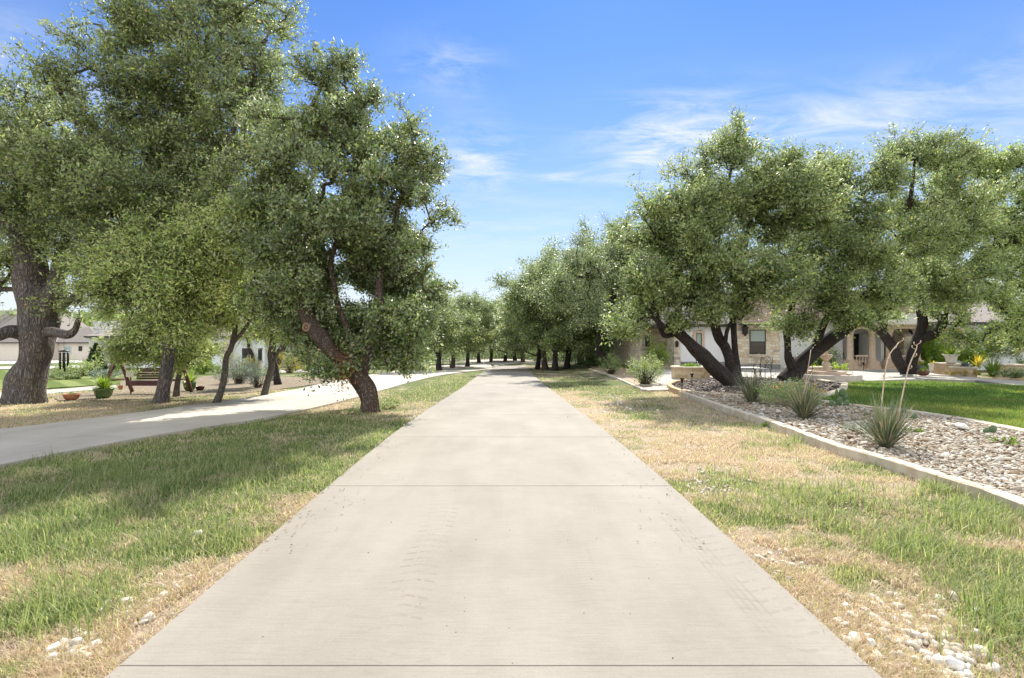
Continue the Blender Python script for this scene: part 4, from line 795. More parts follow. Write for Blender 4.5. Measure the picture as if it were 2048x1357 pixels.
make_tree('live_oak', 'dark multi limbed oak standing right of the porch beyond the lawn', 'tree', lines,
    [BL(1840, 560, D, 80, 55, 2.2), BL(1960, 560, D - .5, 90, 60, 2.4), BL(1990, 430, D, 100, 90, 2.6), BL(1930, 345, D + .5, 85, 60, 1.8, 1.), BL(2010, 335, D, 75, 55, 1.8, .9), BL(2060, 520, D, 90, 90, 2.6), BL(1780, 620, D - .8, 60, 30, 1.3, .6), BL(1930, 620, D - 1, 70, 28, 1.5, .7), BL(2030, 620, D - 1, 60, 40, 1.5, .8), BL(1860, 450, D + 1, 90, 70, 2.2), BL(2110, 380, D, 70, 90, 2.2), BL(1960, 650, D - 2, 80, 28, 1.2, .9), BL(2050, 655, D - 2, 70, 34, 1.4, .9), BL(1880, 600, D - 2, 70, 36, 1.2, .8)],
    2800, 118000, .130, 'leaf_light', 'bark_dark', 9, flare=1.15, gap=.34, spray=.6, spread=.22, uneven=.5, twr=.007, hue=-.12, lw=.46)
# the oak between the drive and the house
D = base_of(1212, 736)
lines = [LN((1214, 736, D, 6.5), (1208, 715, D, 6), (1198, 700, D, 5.5), (1205, 660, D, 6), (1225, 600, D, 6), (1250, 520, D, 5), (1260, 450, D, 3)), LN((1205, 660, D, 5), (1180, 600, D, 4), (1170, 540, D, 3))]
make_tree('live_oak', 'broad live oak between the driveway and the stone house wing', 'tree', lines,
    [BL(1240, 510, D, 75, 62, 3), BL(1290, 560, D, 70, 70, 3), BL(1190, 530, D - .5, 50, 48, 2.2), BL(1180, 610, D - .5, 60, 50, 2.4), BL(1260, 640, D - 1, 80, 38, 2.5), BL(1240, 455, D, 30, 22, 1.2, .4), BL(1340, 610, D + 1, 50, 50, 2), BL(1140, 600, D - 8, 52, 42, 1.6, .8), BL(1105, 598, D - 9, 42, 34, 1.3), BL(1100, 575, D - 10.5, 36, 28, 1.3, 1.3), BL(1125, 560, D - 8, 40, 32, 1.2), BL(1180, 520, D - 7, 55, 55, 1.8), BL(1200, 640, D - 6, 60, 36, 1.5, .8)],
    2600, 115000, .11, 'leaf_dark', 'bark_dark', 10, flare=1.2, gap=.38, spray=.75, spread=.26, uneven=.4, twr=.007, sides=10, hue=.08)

# ================================================================== oaks along the far drive: individuals sharing three kinds
protos = []
def proto(kind, seed, ht, matl):
    g = np.random.default_rng(seed); tr = [(0, 0, 0, .17), (.05 * kind, .05, .9, .14), (-.2 + .2 * kind, 0, 1.9, .12), (-.1, .1, ht * .55, .09), (.1, 0, ht * .8, .04)]
    tr2 = [(0, 0, .9, .10), (.5, .1, 1.9, .09), (.9, 0, ht * .6, .05)]
    bl = []
    for _ in range(10):
        a = g.uniform(0, 6.28); r = g.uniform(.4, 1.7); bl.append(((r * math.cos(a), r * math.sin(a), ht * g.uniform(.30, .80)), (g.uniform(1.1, 1.6), g.uniform(1.1, 1.6), g.uniform(.8, 1.15))))
    bl.append(((0, 0, ht * .86), (.8, .8, ht * .13)))
    return [tr, tr2], bl
LONG = [  # px, py of the foot, height in metres, kind, label
 (878, 742, 6.6, 0, 'forked oak standing between the side drive and the main drive'), (905, 737, 6.4, 1, 'slim leaning oak just left of the main drive'), (935, 734, 6.6, 2, 'small oak beside the bend of the drive, left side'),
 (958, 727, 7.2, 0, 'oak at the bend where both drives meet, left one'), (982, 725, 7.4, 1, 'oak in the island behind the bend, nearest its middle'), (1010, 724, 7.4, 2, 'dark oak in the island straight ahead of the drive'), (1030, 722, 7.8, 0, 'dark oak in the island just right of the middle one'), (1046, 725, 7.6, 1, 'rightmost oak of the island behind the bend'),
 (1075, 738, 7.0, 2, 'dark oak at the right edge of the drive, first of its row'), (1090, 739, 7.6, 1, 'dark oak second in the row right of the drive'), (1110, 741, 8.2, 0, 'stout dark oak third in the row right of the drive'), (1133, 738, 8.6, 2, 'dark oak fourth in the row right of the drive'), (1162, 728, 10.5, 1, 'oak behind the row, left of the side lawn'), (1180, 724, 12, 0, 'oak at the far end of the side lawn'),
 (820, 733, 7, 2, 'oak by the iron fence left of the side drive'), (790, 728, 6.0, 0, 'oak behind the leaning oak, beyond the side drive'), (745, 727, 6.5, 1, 'oak beyond the side drive left of the leaning oak crown'), (690, 730, 6.0, 2, 'oak near the far end of the white house'), (640, 728, 6.4, 0, 'oak over the yellow shrubs by the white house'), (1248, 722, 13, 2, 'oak behind the left end of the stone house')]
BACK = [(860, 716, 8), (895, 714, 9), (930, 713, 8.5), (965, 712, 9), (1000, 711, 9.5), (1040, 711, 9), (1075, 713, 9), (1105, 714, 9), (1140, 714, 9.5), (1170, 713, 9.5), (1205, 714, 10), (1240, 713, 11), (1275, 714, 11), (610, 716, 9), (660, 715, 9), (710, 716, 9), (760, 714, 9), (810, 715, 8.5), (570, 718, 8), (1310, 715, 12)]
PR = []
for k in range(3):
    ln, bl = proto(k, 60 + k, 5.8, 0); PR.append((ln, bl))
placed = {}
def place(i, px, py, ht, k, label, grp, name='far_oak'):
    x, y, z = G(px, py); g = np.random.default_rng(500 + i); s_ = ht / 5.8
    if k not in placed:
        ln, bl = PR[k]; ln = [[(a, b, c, r) for a, b, c, r in l] for l in ln]
        r = make_tree(name, label, 'tree', ln, bl, 620, 34000, .125, ['leaf_oak', 'leaf_oak', 'leaf_dark'][k], ['bark_dark', 'bark_brown', 'bark_dark'][k], 70 + k, grp, 1.3, .07, 10, gap=.36, spray=.55, spread=.20, uneven=.5, clump=.5, twr=.006, hue=[-.05, .03, .0][k])
        placed[k] = r
    else:
        r = copy_tree(placed[k])
    r.name = name; r['label'] = label; r['group'] = grp; r.location = (x, y, z - .03); r.rotation_euler = (0, 0, g.uniform(0, 6.28)); r.scale = (s_ * g.uniform(.9, 1.15), s_ * g.uniform(.9, 1.15), s_)
for i, (px, py, ht, k, lab) in enumerate(LONG): place(i, px, py, ht, k, lab, 'oaks along the far end of the drive')
for i, (px, py, ht) in enumerate(BACK): place(100 + i, px, py, ht * .82, i % 3, 'oak in the dense background row beyond the drives', 'background oaks beyond the drives', 'background_oak')
US = [(790, 730, 2.6), (835, 726, 2.2), (900, 722, 1.8), (945, 719, 2.6), (990, 717, 3.0), (1025, 716, 3.2), (1060, 717, 3.0), (1095, 720, 2.6), (1130, 722, 2.4), (1165, 722, 3.0), (1200, 724, 2.6), (1250, 724, 2.8), (740, 730, 2.4), (680, 733, 2.0)]
g = np.random.default_rng(88); me_us = None
for i, (px, py, ht) in enumerate(US):
    x, y, z = G(px, py)
    if me_us is None:
        n = 5200; u = randdir(n, g) * (g.random((n, 1)) ** .35); u[:, 2] = np.abs(u[:, 2]); k_ = noise3(u * 3.1 + 5, 3) > .36; u = u[k_]; n = len(u); C_ = u * [1.7, 1.3, 1.] * (.8 + .5 * noise3(u * 2.4, 6))[:, None]
        me_us = leaf_mesh('foliage', C_, unit(u + randdir(n, g) * .8), g.uniform(.06, .13, n), g.uniform(.03, .06, n), g, np.clip(g.normal(.45, .2, n), 0, 1))
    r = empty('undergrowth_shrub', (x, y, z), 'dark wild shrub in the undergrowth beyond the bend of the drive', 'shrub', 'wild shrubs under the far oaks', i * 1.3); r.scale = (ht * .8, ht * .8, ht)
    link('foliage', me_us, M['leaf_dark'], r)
# far woods: masses of leaf clumps on the horizon
g = np.random.default_rng(77); V = []
n = 60000; ang = g.uniform(-1.05, 1.05, n); rr_ = g.uniform(120, 150, n); x = np.sin(ang) * rr_; y = np.cos(ang) * rr_
top = 5.2 + 3.2 * (fbm2(ang * 14, ang * 0, 1.0, 3, 4)) ; top = top + np.where(np.abs(x / y) < .35, 2.0, 0); z = -1.4 + top * g.random(n) ** .6
C_ = np.stack([x, y, z], 1); tag(link('distant_woods', leaf_mesh('distant_woods', C_, randdir(n, g), g.uniform(.6, 1.2, n), g.uniform(.4, .8, n), g, np.clip(g.normal(.5, .2, n), 0, .93)), M['leaf_oak']), 'far wooded horizon behind the houses', 'woods', kind='stuff')
# ================================================================== small plants
def bush(name, label, px, py, rx, ry, mat, seed, off=0, n=2500, L=.05, cat='shrub', grp=None, lw=.45, up=.3, rd=None, hue=0., stem='bark_brown', lean=0, dadd=0):
    """rx: half width px, ry: height px"""
    x, d, z = G(px, py, off); x = PX(px, d + dadd); d += dadd; g = np.random.default_rng(seed); w = 1.08 * rx * d / F; h = 1.2 * ry * d / F; rd = rd or w
    root = empty(name, (x, d, z), label, cat, grp); k = max(12, n // 40); u = randdir(k, g) * (g.random((k, 1)) ** .4); u[:, 2] = u[:, 2] * .5 + .5
    c = u * [w, rd, h * .92] * (.82 + .36 * noise3(u * 3 + seed, 2))[:, None] + [0, 0, h * .03]; sp = min(w, h) * .26; m = n // k
    sd_ = unit(u * [1, 1, .8] + [0, 0, up] + randdir(k, g) * .5); t = g.random((k, m)) - .3
    C = c[:, None] + sd_[:, None] * (t * sp * 1.3)[..., None] + g.normal(size=(k, m, 3)) * sp * .38; C = C.reshape(-1, 3); A = unit(np.repeat(sd_, m, 0) * .8 + randdir(k * m, g)); ok = C[:, 2] > .01
    C = C[ok]; A = A[ok]; N = len(C); val = np.clip(.5 + hue + g.normal(0, .18, N) + .35 * (noise3(C / sp * .35, 8) - .5), 0, 1)
    link('foliage', leaf_mesh('foliage', C, A, L * g.uniform(.6, 1.3, N), L * lw * g.uniform(.8, 1.2, N), g, val), M[mat], root)
    st = min(k, 60); o = np.zeros((st, 3)) + g.normal(size=(st, 3)) * [w * .1, rd * .1, 0]; link('stems', seg_mesh('stems', o, c[:st] * .95, np.full(st, .012 * max(.4, h)), np.full(st, .004), 4), M[stem], root)
    return root
def rosette(name, label, x, d, z, n, h, w, mat, seed, cat='plant', grp=None, spread=1.1, val=(.5, .2), curl=.5, parent=None, keel=.25):
    """sword-leaved plant: n tapering keeled blades from one point"""
    g = np.random.default_rng(seed); V = []; Fq = []; vals = []; k = 6
    for i in range(n):
        az = g.uniform(0, 6.28); el = min(1.45, abs(g.normal(0, .42)) * spread + .06); hh = h * g.uniform(.6, 1.1); ww = w * g.uniform(.7, 1.2); b = len(V); cv = curl * g.uniform(.2, 1)
        L = np.array([math.cos(az), math.sin(az), 0]); sdv = np.array([-L[1], L[0], 0]); p = np.array([L[0] * .03, L[1] * .03, 0.]); a = el
        for j in range(k):
            t = j / (k - 1); dirv = L * math.sin(a) + np.array([0, 0, math.cos(a)]); nn = L * math.cos(a) - np.array([0, 0, math.sin(a)]); wj = ww * (1 - t ** 1.6) + .0008
            V += [p - sdv * wj / 2, p + nn * wj * keel, p + sdv * wj / 2]; p = p + dirv * hh / (k - 1); a += cv / (k - 1)
        for j in range(k - 1):
            q = b + 3 * j; Fq += [(q, q + 1, q + 4, q + 3), (q + 1, q + 2, q + 5, q + 4)]; vv = g.normal(*val); vals += [vv, vv]
    me = npmesh('leaves', np.array(V), np.array(Fq), np.clip(vals, 0, 1))
    if parent is not None: o = link('leaves', me, M[mat], parent); o.location = (x, d, z); return o
    root = empty(name, (x, d, z), label, cat, grp); link('leaves', me, M[mat], root); return root

M['yucca_leaf'] = attrmat('yucca_leaf', [(0, (.07, .085, .05)), (.5, (.13, .16, .09)), (.85, (.24, .25, .13)), (1, (.36, .28, .18))], .5, .4, .1)
def yucca(label, px, py, n, h, seed, stalks):
    x, d, z = G(px, py, .10); r = rosette('red_yucca', label, x, d, z, n, h, .019, 'yucca_leaf', seed, 'yucca', 'yuccas in the gravel bed', 1.25, (.6, .25), .35)
    for pts in stalks:
        q = [Vector(P(a, b, d + c)) - Vector((x, d, z)) for a, b, c in pts]; q = [Vector(tuple(v)) for v in smoothpoly([tuple(v) for v in q], 4)]
        mb = MB(); m = len(q); mb.tube(q, [.011 - .006 * i / m for i in range(m)], 6)
        g = random.Random(seed + len(pts))
        for i in range(m // 2, m, 2):
            a = g.uniform(0, 6.28); e = q[i] + Vector((math.cos(a) * .05, math.sin(a) * .05, .03)); mb.tube([q[i], e], [.004, .003], 4); mb.tube([e, e + Vector((0, 0, .03))], [.008, .006], 5)
        mb.build('flower_stalk', M['stalk'], r)
    return r
yucca('nearest yucca with two tall pale flower stalks in the river rock', 1772, 895, 260, .74, 1, [((1758, 880, 0), (1764, 800, .1), (1775, 720, .1), (1798, 685, .1)), ((1790, 880, 0), (1800, 815, -.1), (1816, 740, -.1), (1832, 700, -.1), (1834, 690, -.1))])
yucca('middle yucca below the yellow daisies in the gravel bed', 1608, 838, 240, .86, 2, [((1612, 815, 0), (1650, 780, .1), (1700, 750, .1)), ((1600, 815, 0), (1612, 770, 0), (1625, 745, 0)), ((1604, 815, 0), (1608, 790, 0), (1622, 700, 0))])
yucca('farthest yucca at the corner of the mulch bed', 1503, 806, 210, .95, 3, [((1506, 790, 0), (1530, 760, 0), (1567, 742, 0)), ((1500, 790, 0), (1512, 745, 0), (1522, 712, 0))])
def cactus(label, px, py, pads, seed):
    x, d, z = G(px, py, .10); root = empty('prickly_pear', (x, d, z), label, 'cactus', 'prickly pears in the gravel bed'); root.scale = (.75, .75, .75); g = random.Random(seed)
    for (dx, dz, w, h, tilt, yaw) in pads:
        mb = MB(); vs = []; fs = []; n = 18; m = 7
        for i in range(m):
            a = math.pi * (i / (m - 1)) ; yy = math.cos(a); rr = math.sin(a)
            for k in range(n):
                t = 2 * math.pi * k / n; px_ = math.cos(t) * rr * w / 2 * (1 - .15 * -math.sin(t)); pz = math.sin(t) * rr * h / 2 + h / 2; vs.append((px_, yy * .022, pz))
        for i in range(m - 1):
            for k in range(n): q = i * n + k; q2 = i * n + (k + 1) % n; fs.append((q, q2, q2 + n, q + n))
        mb.add(vs, fs, True); o = mb.build('pad', M['pad'], root); o.location = (dx, g.uniform(-.05, .05), dz); o.rotation_euler = (0, tilt, yaw)
cactus('dark prickly pear beside the lawn edging', 1675, 813, [(-.1, 0, .2, .28, -.9, .3), (.05, 0, .2, .32, .1, -.3), (.2, 0, .2, .26, .8, .2), (-.02, .26, .17, .28, -.2, .5), (.1, .30, .18, .26, .3, -.6), (.22, .2, .16, .2, .3, .1), (.1, .02, .18, .2, .5, .9)], 1)
cactus('prickly pear behind the nearest yucca', 1800, 838, [(-.18, 0, .20, .26, -.3, .2), (.05, 0, .18, .2, .2, .5), (.22, 0, .2, .2, .9, -.2), (-.2, .2, .18, .2, -.3, .3), (.1, .14, .14, .16, .4, .3)], 2)
cactus('small two padded prickly pear near the right edge', 1978, 867, [(-.06, 0, .15, .13, -.4, .1), (.05, 0, .16, .17, .3, -.2)], 3)

# daisies
r = bush('daisy_bush', 'bushy yellow daisies behind the yuccas', 1580, 812, 58, 40, 'leaf_light', 5, .1, 4200, .05, 'flower', None, .4, .4, .7, -.2, 'stalk')
g = random.Random(3); d0 = r.location.y; mb = MB(); eye = MB()
for px, py in ((1556, 775), (1562, 768), (1585, 770), (1596, 785), (1610, 772), (1618, 778), (1627, 775), (1631, 769), (1640, 780), (1575, 790), (1632, 797), (1545, 772), (1588, 768), (1600, 769), (1650, 784), (1626, 783)):
    c = Vector(P(px, py, d0 - .3 + g.uniform(-.15, .15))) - r.location; nrm = Vector((g.uniform(-.5, .5), -.7, g.uniform(.2, 1))).normalized(); u = nrm.orthogonal().normalized(); w = nrm.cross(u); rad = .05
    fm = MB(); vs = [c + nrm * .004]; fs = []
    for k in range(10):
        a = 2 * math.pi * k / 10
        for da, rr_, dz_ in ((-.2, .55, 0), (0, 1., -.010), (.2, .55, 0)): vs.append(c + (u * math.cos(a + da) + w * math.sin(a + da)) * rad * rr_ + nrm * dz_)
        i = 1 + 3 * k; fs.append((0, i, i + 1, i + 2))
    fm.add(vs, fs); fo = fm.build('flower', M['petal'], r); eye = MB(); eye.tube([c - nrm * .004, c + nrm * .014], [.014, .010], 8); eye.build('flower_eye', M['flower_eye'], fo)

# right garden shrubs
bush('shrub', 'round dark green shrub standing in the gravel strip', 1290, 772, 34, 58, 'leaf_oak', 11, 0, 4200, .06, n_ := 'shrub', 'clipped shrubs by the garden path') if False else bush('shrub', 'round dark green shrub standing in the gravel strip', 1290, 772, 34, 56, 'leaf_oak', 11, 0, 4200, .06, 'shrub', 'shrubs by the garden path')
bush('shrub', 'small round shrub left of the larger dark shrub', 1222, 750, 21, 36, 'leaf_oak', 12, 0, 2600, .06, 'shrub', 'shrubs by the garden path')
bush('shrub', 'bright lime green shrub behind the round dark shrub', 1314, 745, 24, 52, 'leaf_bright', 13, 0, 3600, .08, dadd=2.)
bush('shrub', 'dark upright shrub against the stone corner', 1338, 742, 16, 50, 'leaf_dark', 14, 0, 2400, .08, dadd=3.)
bush('planter_plants', 'leafy green plants in the raised planter by the stone wing', 1272, 712, 20, 12, 'leaf_bright', 15, .3, 900, .08, 'plant', hue=-.1, dadd=-3)
bush('shrub', 'strappy green plant below the stone house window', 1485, 741, 12, 22, 'leaf_bright', 16, .1, 700, .12, lw=.2, dadd=2)
bush('shrub', 'pale green shrub under the leaning oak limb beside the fountain', 1640, 741, 34, 36, 'leaf_bright', 17, .1, 2800, .09, dadd=3)
bush('ground_cover', 'low yellow green ground cover around the fountain', 1650, 744, 48, 12, 'leaf_bright', 18, .1, 2200, .08, 'plant', hue=.15, dadd=1.5)
bush('shrub', 'dark leafy shrub against the white wall right of the fountain', 1676, 738, 10, 26, 'leaf_dark', 19, .1, 800, .09, dadd=3)
for i, (px, py, rx, ry, mt, lab, da) in enumerate(((1862, 738, 36, 62, 'leaf_bright', 'leafy shrub right of the porch oak', 2), (1932, 738, 42, 78, 'leaf_bright', 'tall bright shrub behind the white planter', 3), (1990, 738, 44, 74, 'leaf_dark', 'dark green shrub behind the right retaining wall', 3), (2038, 738, 44, 80, 'leaf_oak', 'tall dark shrub at the right edge', 4), (1942, 738, 20, 38, 'leaf_bright', 'lime green shrub just right of the white planter', 1), (2030, 735, 34, 34, 'leaf_bright', 'mounded yellow green shrub on the right retaining wall', 1), (1985, 733, 26, 18, 'leaf_bright', 'low lime mound behind the agave', 1), (1850, 738, 18, 16, 'leaf_bright', 'small leafy plant beside the porch plinth', 0), (1877, 736, 16, 26, 'leaf_bright', 'leafy green plant by the dark pots', 0), (2100, 735, 50, 60, 'leaf_oak', 'shrub beyond the right edge of the frame', 2))):
    bush('shrub', lab, px, py, rx, ry, mt, 120 + i, .1, int(rx * ry * 2.6), .13, 'shrub', 'shrubs along the right house', dadd=da - 1.5)
x, d, z = G(1985, 754, .1); rosette('agave', 'spiky green agave in front of the right retaining wall', x, d, z, 110, 1.0, .05, 'leaf_bright', 4, 'agave', None, 1.3, (.35, .2), .5)
bush('shrub', 'low purple brown plant at the foot of the right wall', 2028, 757, 24, 16, 'leaf_dark', 130, .1, 1100, .10, 'plant')
bush('shrub', 'low yellow flowering mat at the foot of the corner planter', 1932, 752, 26, 9, 'leaf_yellow', 131, .1, 1300, .07, 'plant')
x, d, z = G(1956, 748, .1); d += .8; x = PX(1956, d); z += .35; rosette('bromeliad', 'yellow orange spiky plant behind the lower planter wall', x, d, z, 60, .7, .05, 'leaf_yellow', 6, 'plant', None, 1.2, (.7, .2), .3)
bush('shrub', 'low weedy sprig in the river rock left of the nearest yucca', 1722, 870, 26, 18, 'leaf_silver', 132, .1, 700, .03, 'plant')
bush('shrub', 'small green sprig in the river rock right of the nearest yucca', 1825, 866, 22, 9, 'leaf_bright', 133, .1, 500, .025, 'plant', hue=-.2)
bush('shrub', 'sparse weeds at the right end of the river rock', 2010, 888, 32, 12, 'leaf_bright', 134, .1, 600, .025, 'plant', hue=-.2)

# left garden plants
x, d, z = G(192, 752)
g = np.random.default_rng(4); root = empty('conifer', (x, d, z), 'dark pyramid shaped evergreen beside the white house', 'shrub'); h = 64 * d / F; w = 22 * d / F; n = 5200
t = g.random(n) ** 1.0; a = g.uniform(0, 6.28, n); rr = w * (1 - t) ** .75 * g.uniform(.35, 1.1, n); C_ = np.stack([rr * np.cos(a), rr * np.sin(a), t * h], 1); A_ = unit(np.stack([np.cos(a), np.sin(a), np.full(n, 1.5)], 1) + randdir(n, g) * .4)
link('foliage', leaf_mesh('foliage', C_, A_, g.uniform(.12, .26, n), g.uniform(.03, .06, n), g, g.random(n)), M['leaf_conifer'], root); mb = MB(); mb.tube([(0, 0, 0), (0, 0, h * .8)], [.06, .02], 8); mb.build('trunk', M['bark_dark'], root)
for i, (px, py, rx, ry, mt, lab, nn, LL) in enumerate(((150, 758, 34, 34, 'leaf_oak', 'loose brown green shrub left of the evergreen', 2600, .09), (125, 760, 24, 14, 'leaf_dark', 'low dark ground cover at the lawn edge', 1200, .08), (212, 758, 26, 16, 'leaf_silver', 'low silvery ground cover before the white house', 1900, .08), (232, 750, 14, 26, 'leaf_bright', 'broad leaved plant beside the white house wall', 700, .16),
        (405, 748, 22, 22, 'leaf_bright', 'leafy green plants under the white house window', 1400, .14), (440, 748, 20, 24, 'leaf_dark', 'dark shrub under the white house wall', 1200, .08), (478, 768, 26, 46, 'leaf_silver', 'silver leaved shrub behind the slender tree', 3400, .05), (500, 752, 24, 34, 'leaf_yellow', 'yellow green shrub before the white house porch', 1800, .08), (515, 776, 24, 44, 'leaf_silver', 'silver leaved shrub left of the forked tree', 3200, .05), (545, 762, 18, 30, 'leaf_silver', 'small grey shrub behind the forked slender tree', 1400, .05), (580, 746, 26, 36, 'leaf_yellow', 'yellow green shrub beside the path to the white house', 2200, .08), (612, 743, 18, 22, 'leaf_yellow', 'smaller yellow shrub near the leaning oak', 1300, .07), (450, 768, 16, 18, 'leaf_silver', 'low grey tuft at the bed edge', 800, .05))):
    bush('shrub', lab, px, py, rx, ry, mt, 150 + i, 0, nn, LL, 'shrub', 'shrubs around the white house garden', hue=(-.15 if mt in ('leaf_yellow', 'leaf_bright') else 0))
bush('weed_clump', 'sprouting green suckers at the foot of the leaning oak', 776, 820, 26, 13, 'leaf_dark', 170, 0, 420, .045, 'plant', hue=.2)
bush('weed_clump', 'small suckers left of the leaning oak foot', 703, 830, 18, 13, 'leaf_dark', 171, 0, 220, .04, 'plant', hue=.2)
bush('weed_clump', 'green weed clump against the stone kerb', 1530, 855, 12, 8, 'leaf_bright', 172, 0, 260, .03, 'plant', hue=-.2)
bush('weed_clump', 'low green weed clump at the kerb near the yuccas', 1470, 822, 14, 7, 'leaf_bright', 173, 0, 260, .03, 'plant', hue=-.25)

# ================================================================== pots and ornaments
def pot(name, label, px, py, w, h, mat, off=0, prof=None, cat='pot', plant=None, grp=None, dadd=0, at=None):
    x, d, z = G(px, py, off); x = PX(px, d + dadd); d += dadd
    if at: d = G(*at)[1] + .3; x = PX(px, d); z = PZ(py, d)
    R_ = w * d / F / 2; hh = h * d / F; root = empty(name, (x, d, z), label, cat, grp); mb = MB()
    prof = prof or [(.62, 0), (.80, .35), (.92, .8), (1.0, .88), (1.0, 1), (.88, 1), (.84, .86)]
    mb.lathe([(r * R_, t * hh) for r, t in prof], n=24); mb.build('bowl', M[mat], root); s = MB(); s.lathe([(.01, hh * .87), (R_ * .86, hh * .87)], n=20, close=False); s.build('soil', M['mulch'], root)
    if plant:
        kind, pm, n, ph, seed = plant; g = np.random.default_rng(seed)
        o = rosette('x', '', 0, 0, hh * .85, n, ph * d / F, .05 * R_ + .02, pm, seed, parent=root, spread=1.5, curl=1.0); 
    return root
BOWL = [(.45, 0), (.8, .25), (1, .7), (1.02, .85), (1.02, 1), (.92, 1), (.88, .85)]
FLARE = [(.52, 0), (.6, .06), (.66, .5), (.86, .82), (1.05, .95), (1.05, 1), (.92, 1), (.85, .87)]
pot('flower_bowl', 'shallow terracotta bowl with a small dark plant beside the old oak', 143, 801, 28, 13, 'terracotta', 0, BOWL, 'pot', ('r', 'leaf_dark', 34, 8, 5))
pot('fern_pot', 'large potted fern with arching green fronds beside the swing', 207, 797, 36, 20, 'glaze_green', 0, None, 'pot', ('r', 'leaf_bright', 190, 34, 6))
pot('flower_pot', 'glazed green pot with leafy plant right of the swing', 379, 783, 23, 19, 'glaze_green', 0, BOWL, 'pot', ('r', 'leaf_bright', 110, 34, 7))
pot('flower_bowl', 'small dark red bowl beside the glazed green pot', 400, 782, 16, 9, 'red_paint', 0, BOWL)
pot('flower_pot', 'small terracotta pot at the left leg of the swing', 241, 780, 9, 9, 'terracotta', 0)
PT = 'pots by the right planter'
pot('planter_pot', 'flared white planter with a shrub on the stone corner wall', 1902, 727, 28, 18, 'pot_white', .1, FLARE, 'pot', ('r', 'leaf_bright', 90, 28, 8), PT, 0, (1902, 750, .1))
for i, (px, py, w, h, mt, lab, pr) in enumerate(((1838, 743, 16, 12, 'glaze_blue', 'wide dark pot nearest the porch plinth', BOWL), (1846, 752, 22, 10, 'timber', 'low round brown tub behind the path light', BOWL), (1866, 745, 16, 17, 'pot_white', 'pale buff pot left of the corner planter', None), (1852, 735, 16, 12, 'glaze_blue', 'dark bowl pot with yellow green plant', BOWL), (1868, 733, 14, 10, 'terracotta', 'terracotta pot behind the pale buff pot', None), (1931, 735, 13, 9, 'glaze_blue', 'dark blue bowl on the stone planter wall', BOWL))):
    pot('flower_pot', lab, px, py, w, h, mt, .1, pr, 'pot', ('r', 'leaf_bright' if i % 2 else 'leaf_yellow', 40, 12, 20 + i), PT, 0, (1931, 752, .1) if i == 5 else None)
# wind chime hanging from the old oak's limb
d = base_of(60, 806) - .8; x = PX(128, d); z1 = PZ(668, d); zc = PZ(702, d); root = empty('wind_chime', (x, d, z1), 'black tubular wind chime hanging from the old oak limb', 'wind chime')
mb = MB(); mb.tube([(0, 0, 0), (0, 0, zc - z1)], .004, 5); mb.build('cord', M['black_metal'], root)
mb = MB(); rr = 8.5 * d / F; mb.lathe([(rr * .2, .02), (rr * 1.05, 0), (rr * 1.05, -.02), (rr * .9, -.03)], (0, 0, zc - z1), 16); mb.build('top_disc', M['black_metal'], root)
for k in range(6):
    a = 2 * math.pi * k / 6 + .3; L = (22 + 3 * (k % 3) + 2 * k) * d / F; mb = MB(); mb.tube([(rr * .85 * math.cos(a), rr * .85 * math.sin(a), zc - z1 - .05), (rr * .85 * math.cos(a), rr * .85 * math.sin(a), zc - z1 - .05 - L)], .018, 8); mb.build('tube', M['black_metal'], root)
mb = MB(); mb.tube([(0, 0, zc - z1), (0, 0, zc - z1 - .5)], .003, 4); mb.lathe([(.05, 0), (.05, -.02)], (0, 0, zc - z1 - .25), 12); mb.build('striker', M['timber'], root)
# timber swing
x0, d, z = G(235, 788); X1 = PX(358, d); zt = PZ(720, d) - z; root = empty('garden_swing', (x0, d, z), 'timber framed garden swing with a dark red bench seat', 'swing')
W_ = X1 - x0
for xx in (0, W_):
    for s_ in (-1, 1):
        mb = MB(); mb.tube([(xx, s_ * .75, 0), (xx, s_ * .12, zt)], .065, 4); mb.build('leg', M['timber'], root)
    mb = MB(); mb.tube([(xx, -.42, zt * .42), (xx, .42, zt * .42)], .05, 4); mb.build('brace', M['timber'], root)
mb = MB(); mb.box(-.15, W_ + .15, -.07, .07, zt - .05, zt + .09); mb.build('top_beam', M['timber'], root, bevel=.01)
sw = MB(); sx0 = W_ * .22; sx1 = W_ * .82
for k in range(6): sw.box(sx0, sx1, -.25 + k * .085, -.18 + k * .085, .42, .45)
sw.build('seat', M['red_paint'], root, bevel=.004)
sw = MB()
for k in range(5): sw.box(sx0, sx1, .27 + k * .02, .295 + k * .02, .48 + k * .085, .55 + k * .085)
sw.build('backrest', M['red_paint'], root, bevel=.004)
sw = MB(); sw.box(sx0, sx1, -.27, -.25, .30, .46); sw.build('front_rail', M['red_paint'], root)
for xx in (sx0, sx1):
    mb = MB(); mb.tube([(xx, -.2, .45), (xx, 0, zt)], .008, 5); mb.tube([(xx, .3, .6), (xx, 0, zt)], .008, 5); mb.build('chain', M['black_metal'], root); mb = MB(); mb.box(xx - .03, xx + .03, -.27, .3, .62, .655); mb.box(xx - .02, xx + .02, -.25, -.21, .45, .62); mb.build('armrest', M['red_paint'], root)
mb = MB(); sx = W_ * .30; mb.box(sx, sx + .26, -.5, -.46, .62, .80); o = mb.build('garden_sign', M['pot_white'], None); o.location = (x0, d, z); 
mb2 = MB(); mb2.box(sx + .11, sx + .15, -.46, -.44, 0, .7); mb2.build('post', M['timber'], o); tag(o, 'small cream board on a stake in front of the red swing bench', 'sign')
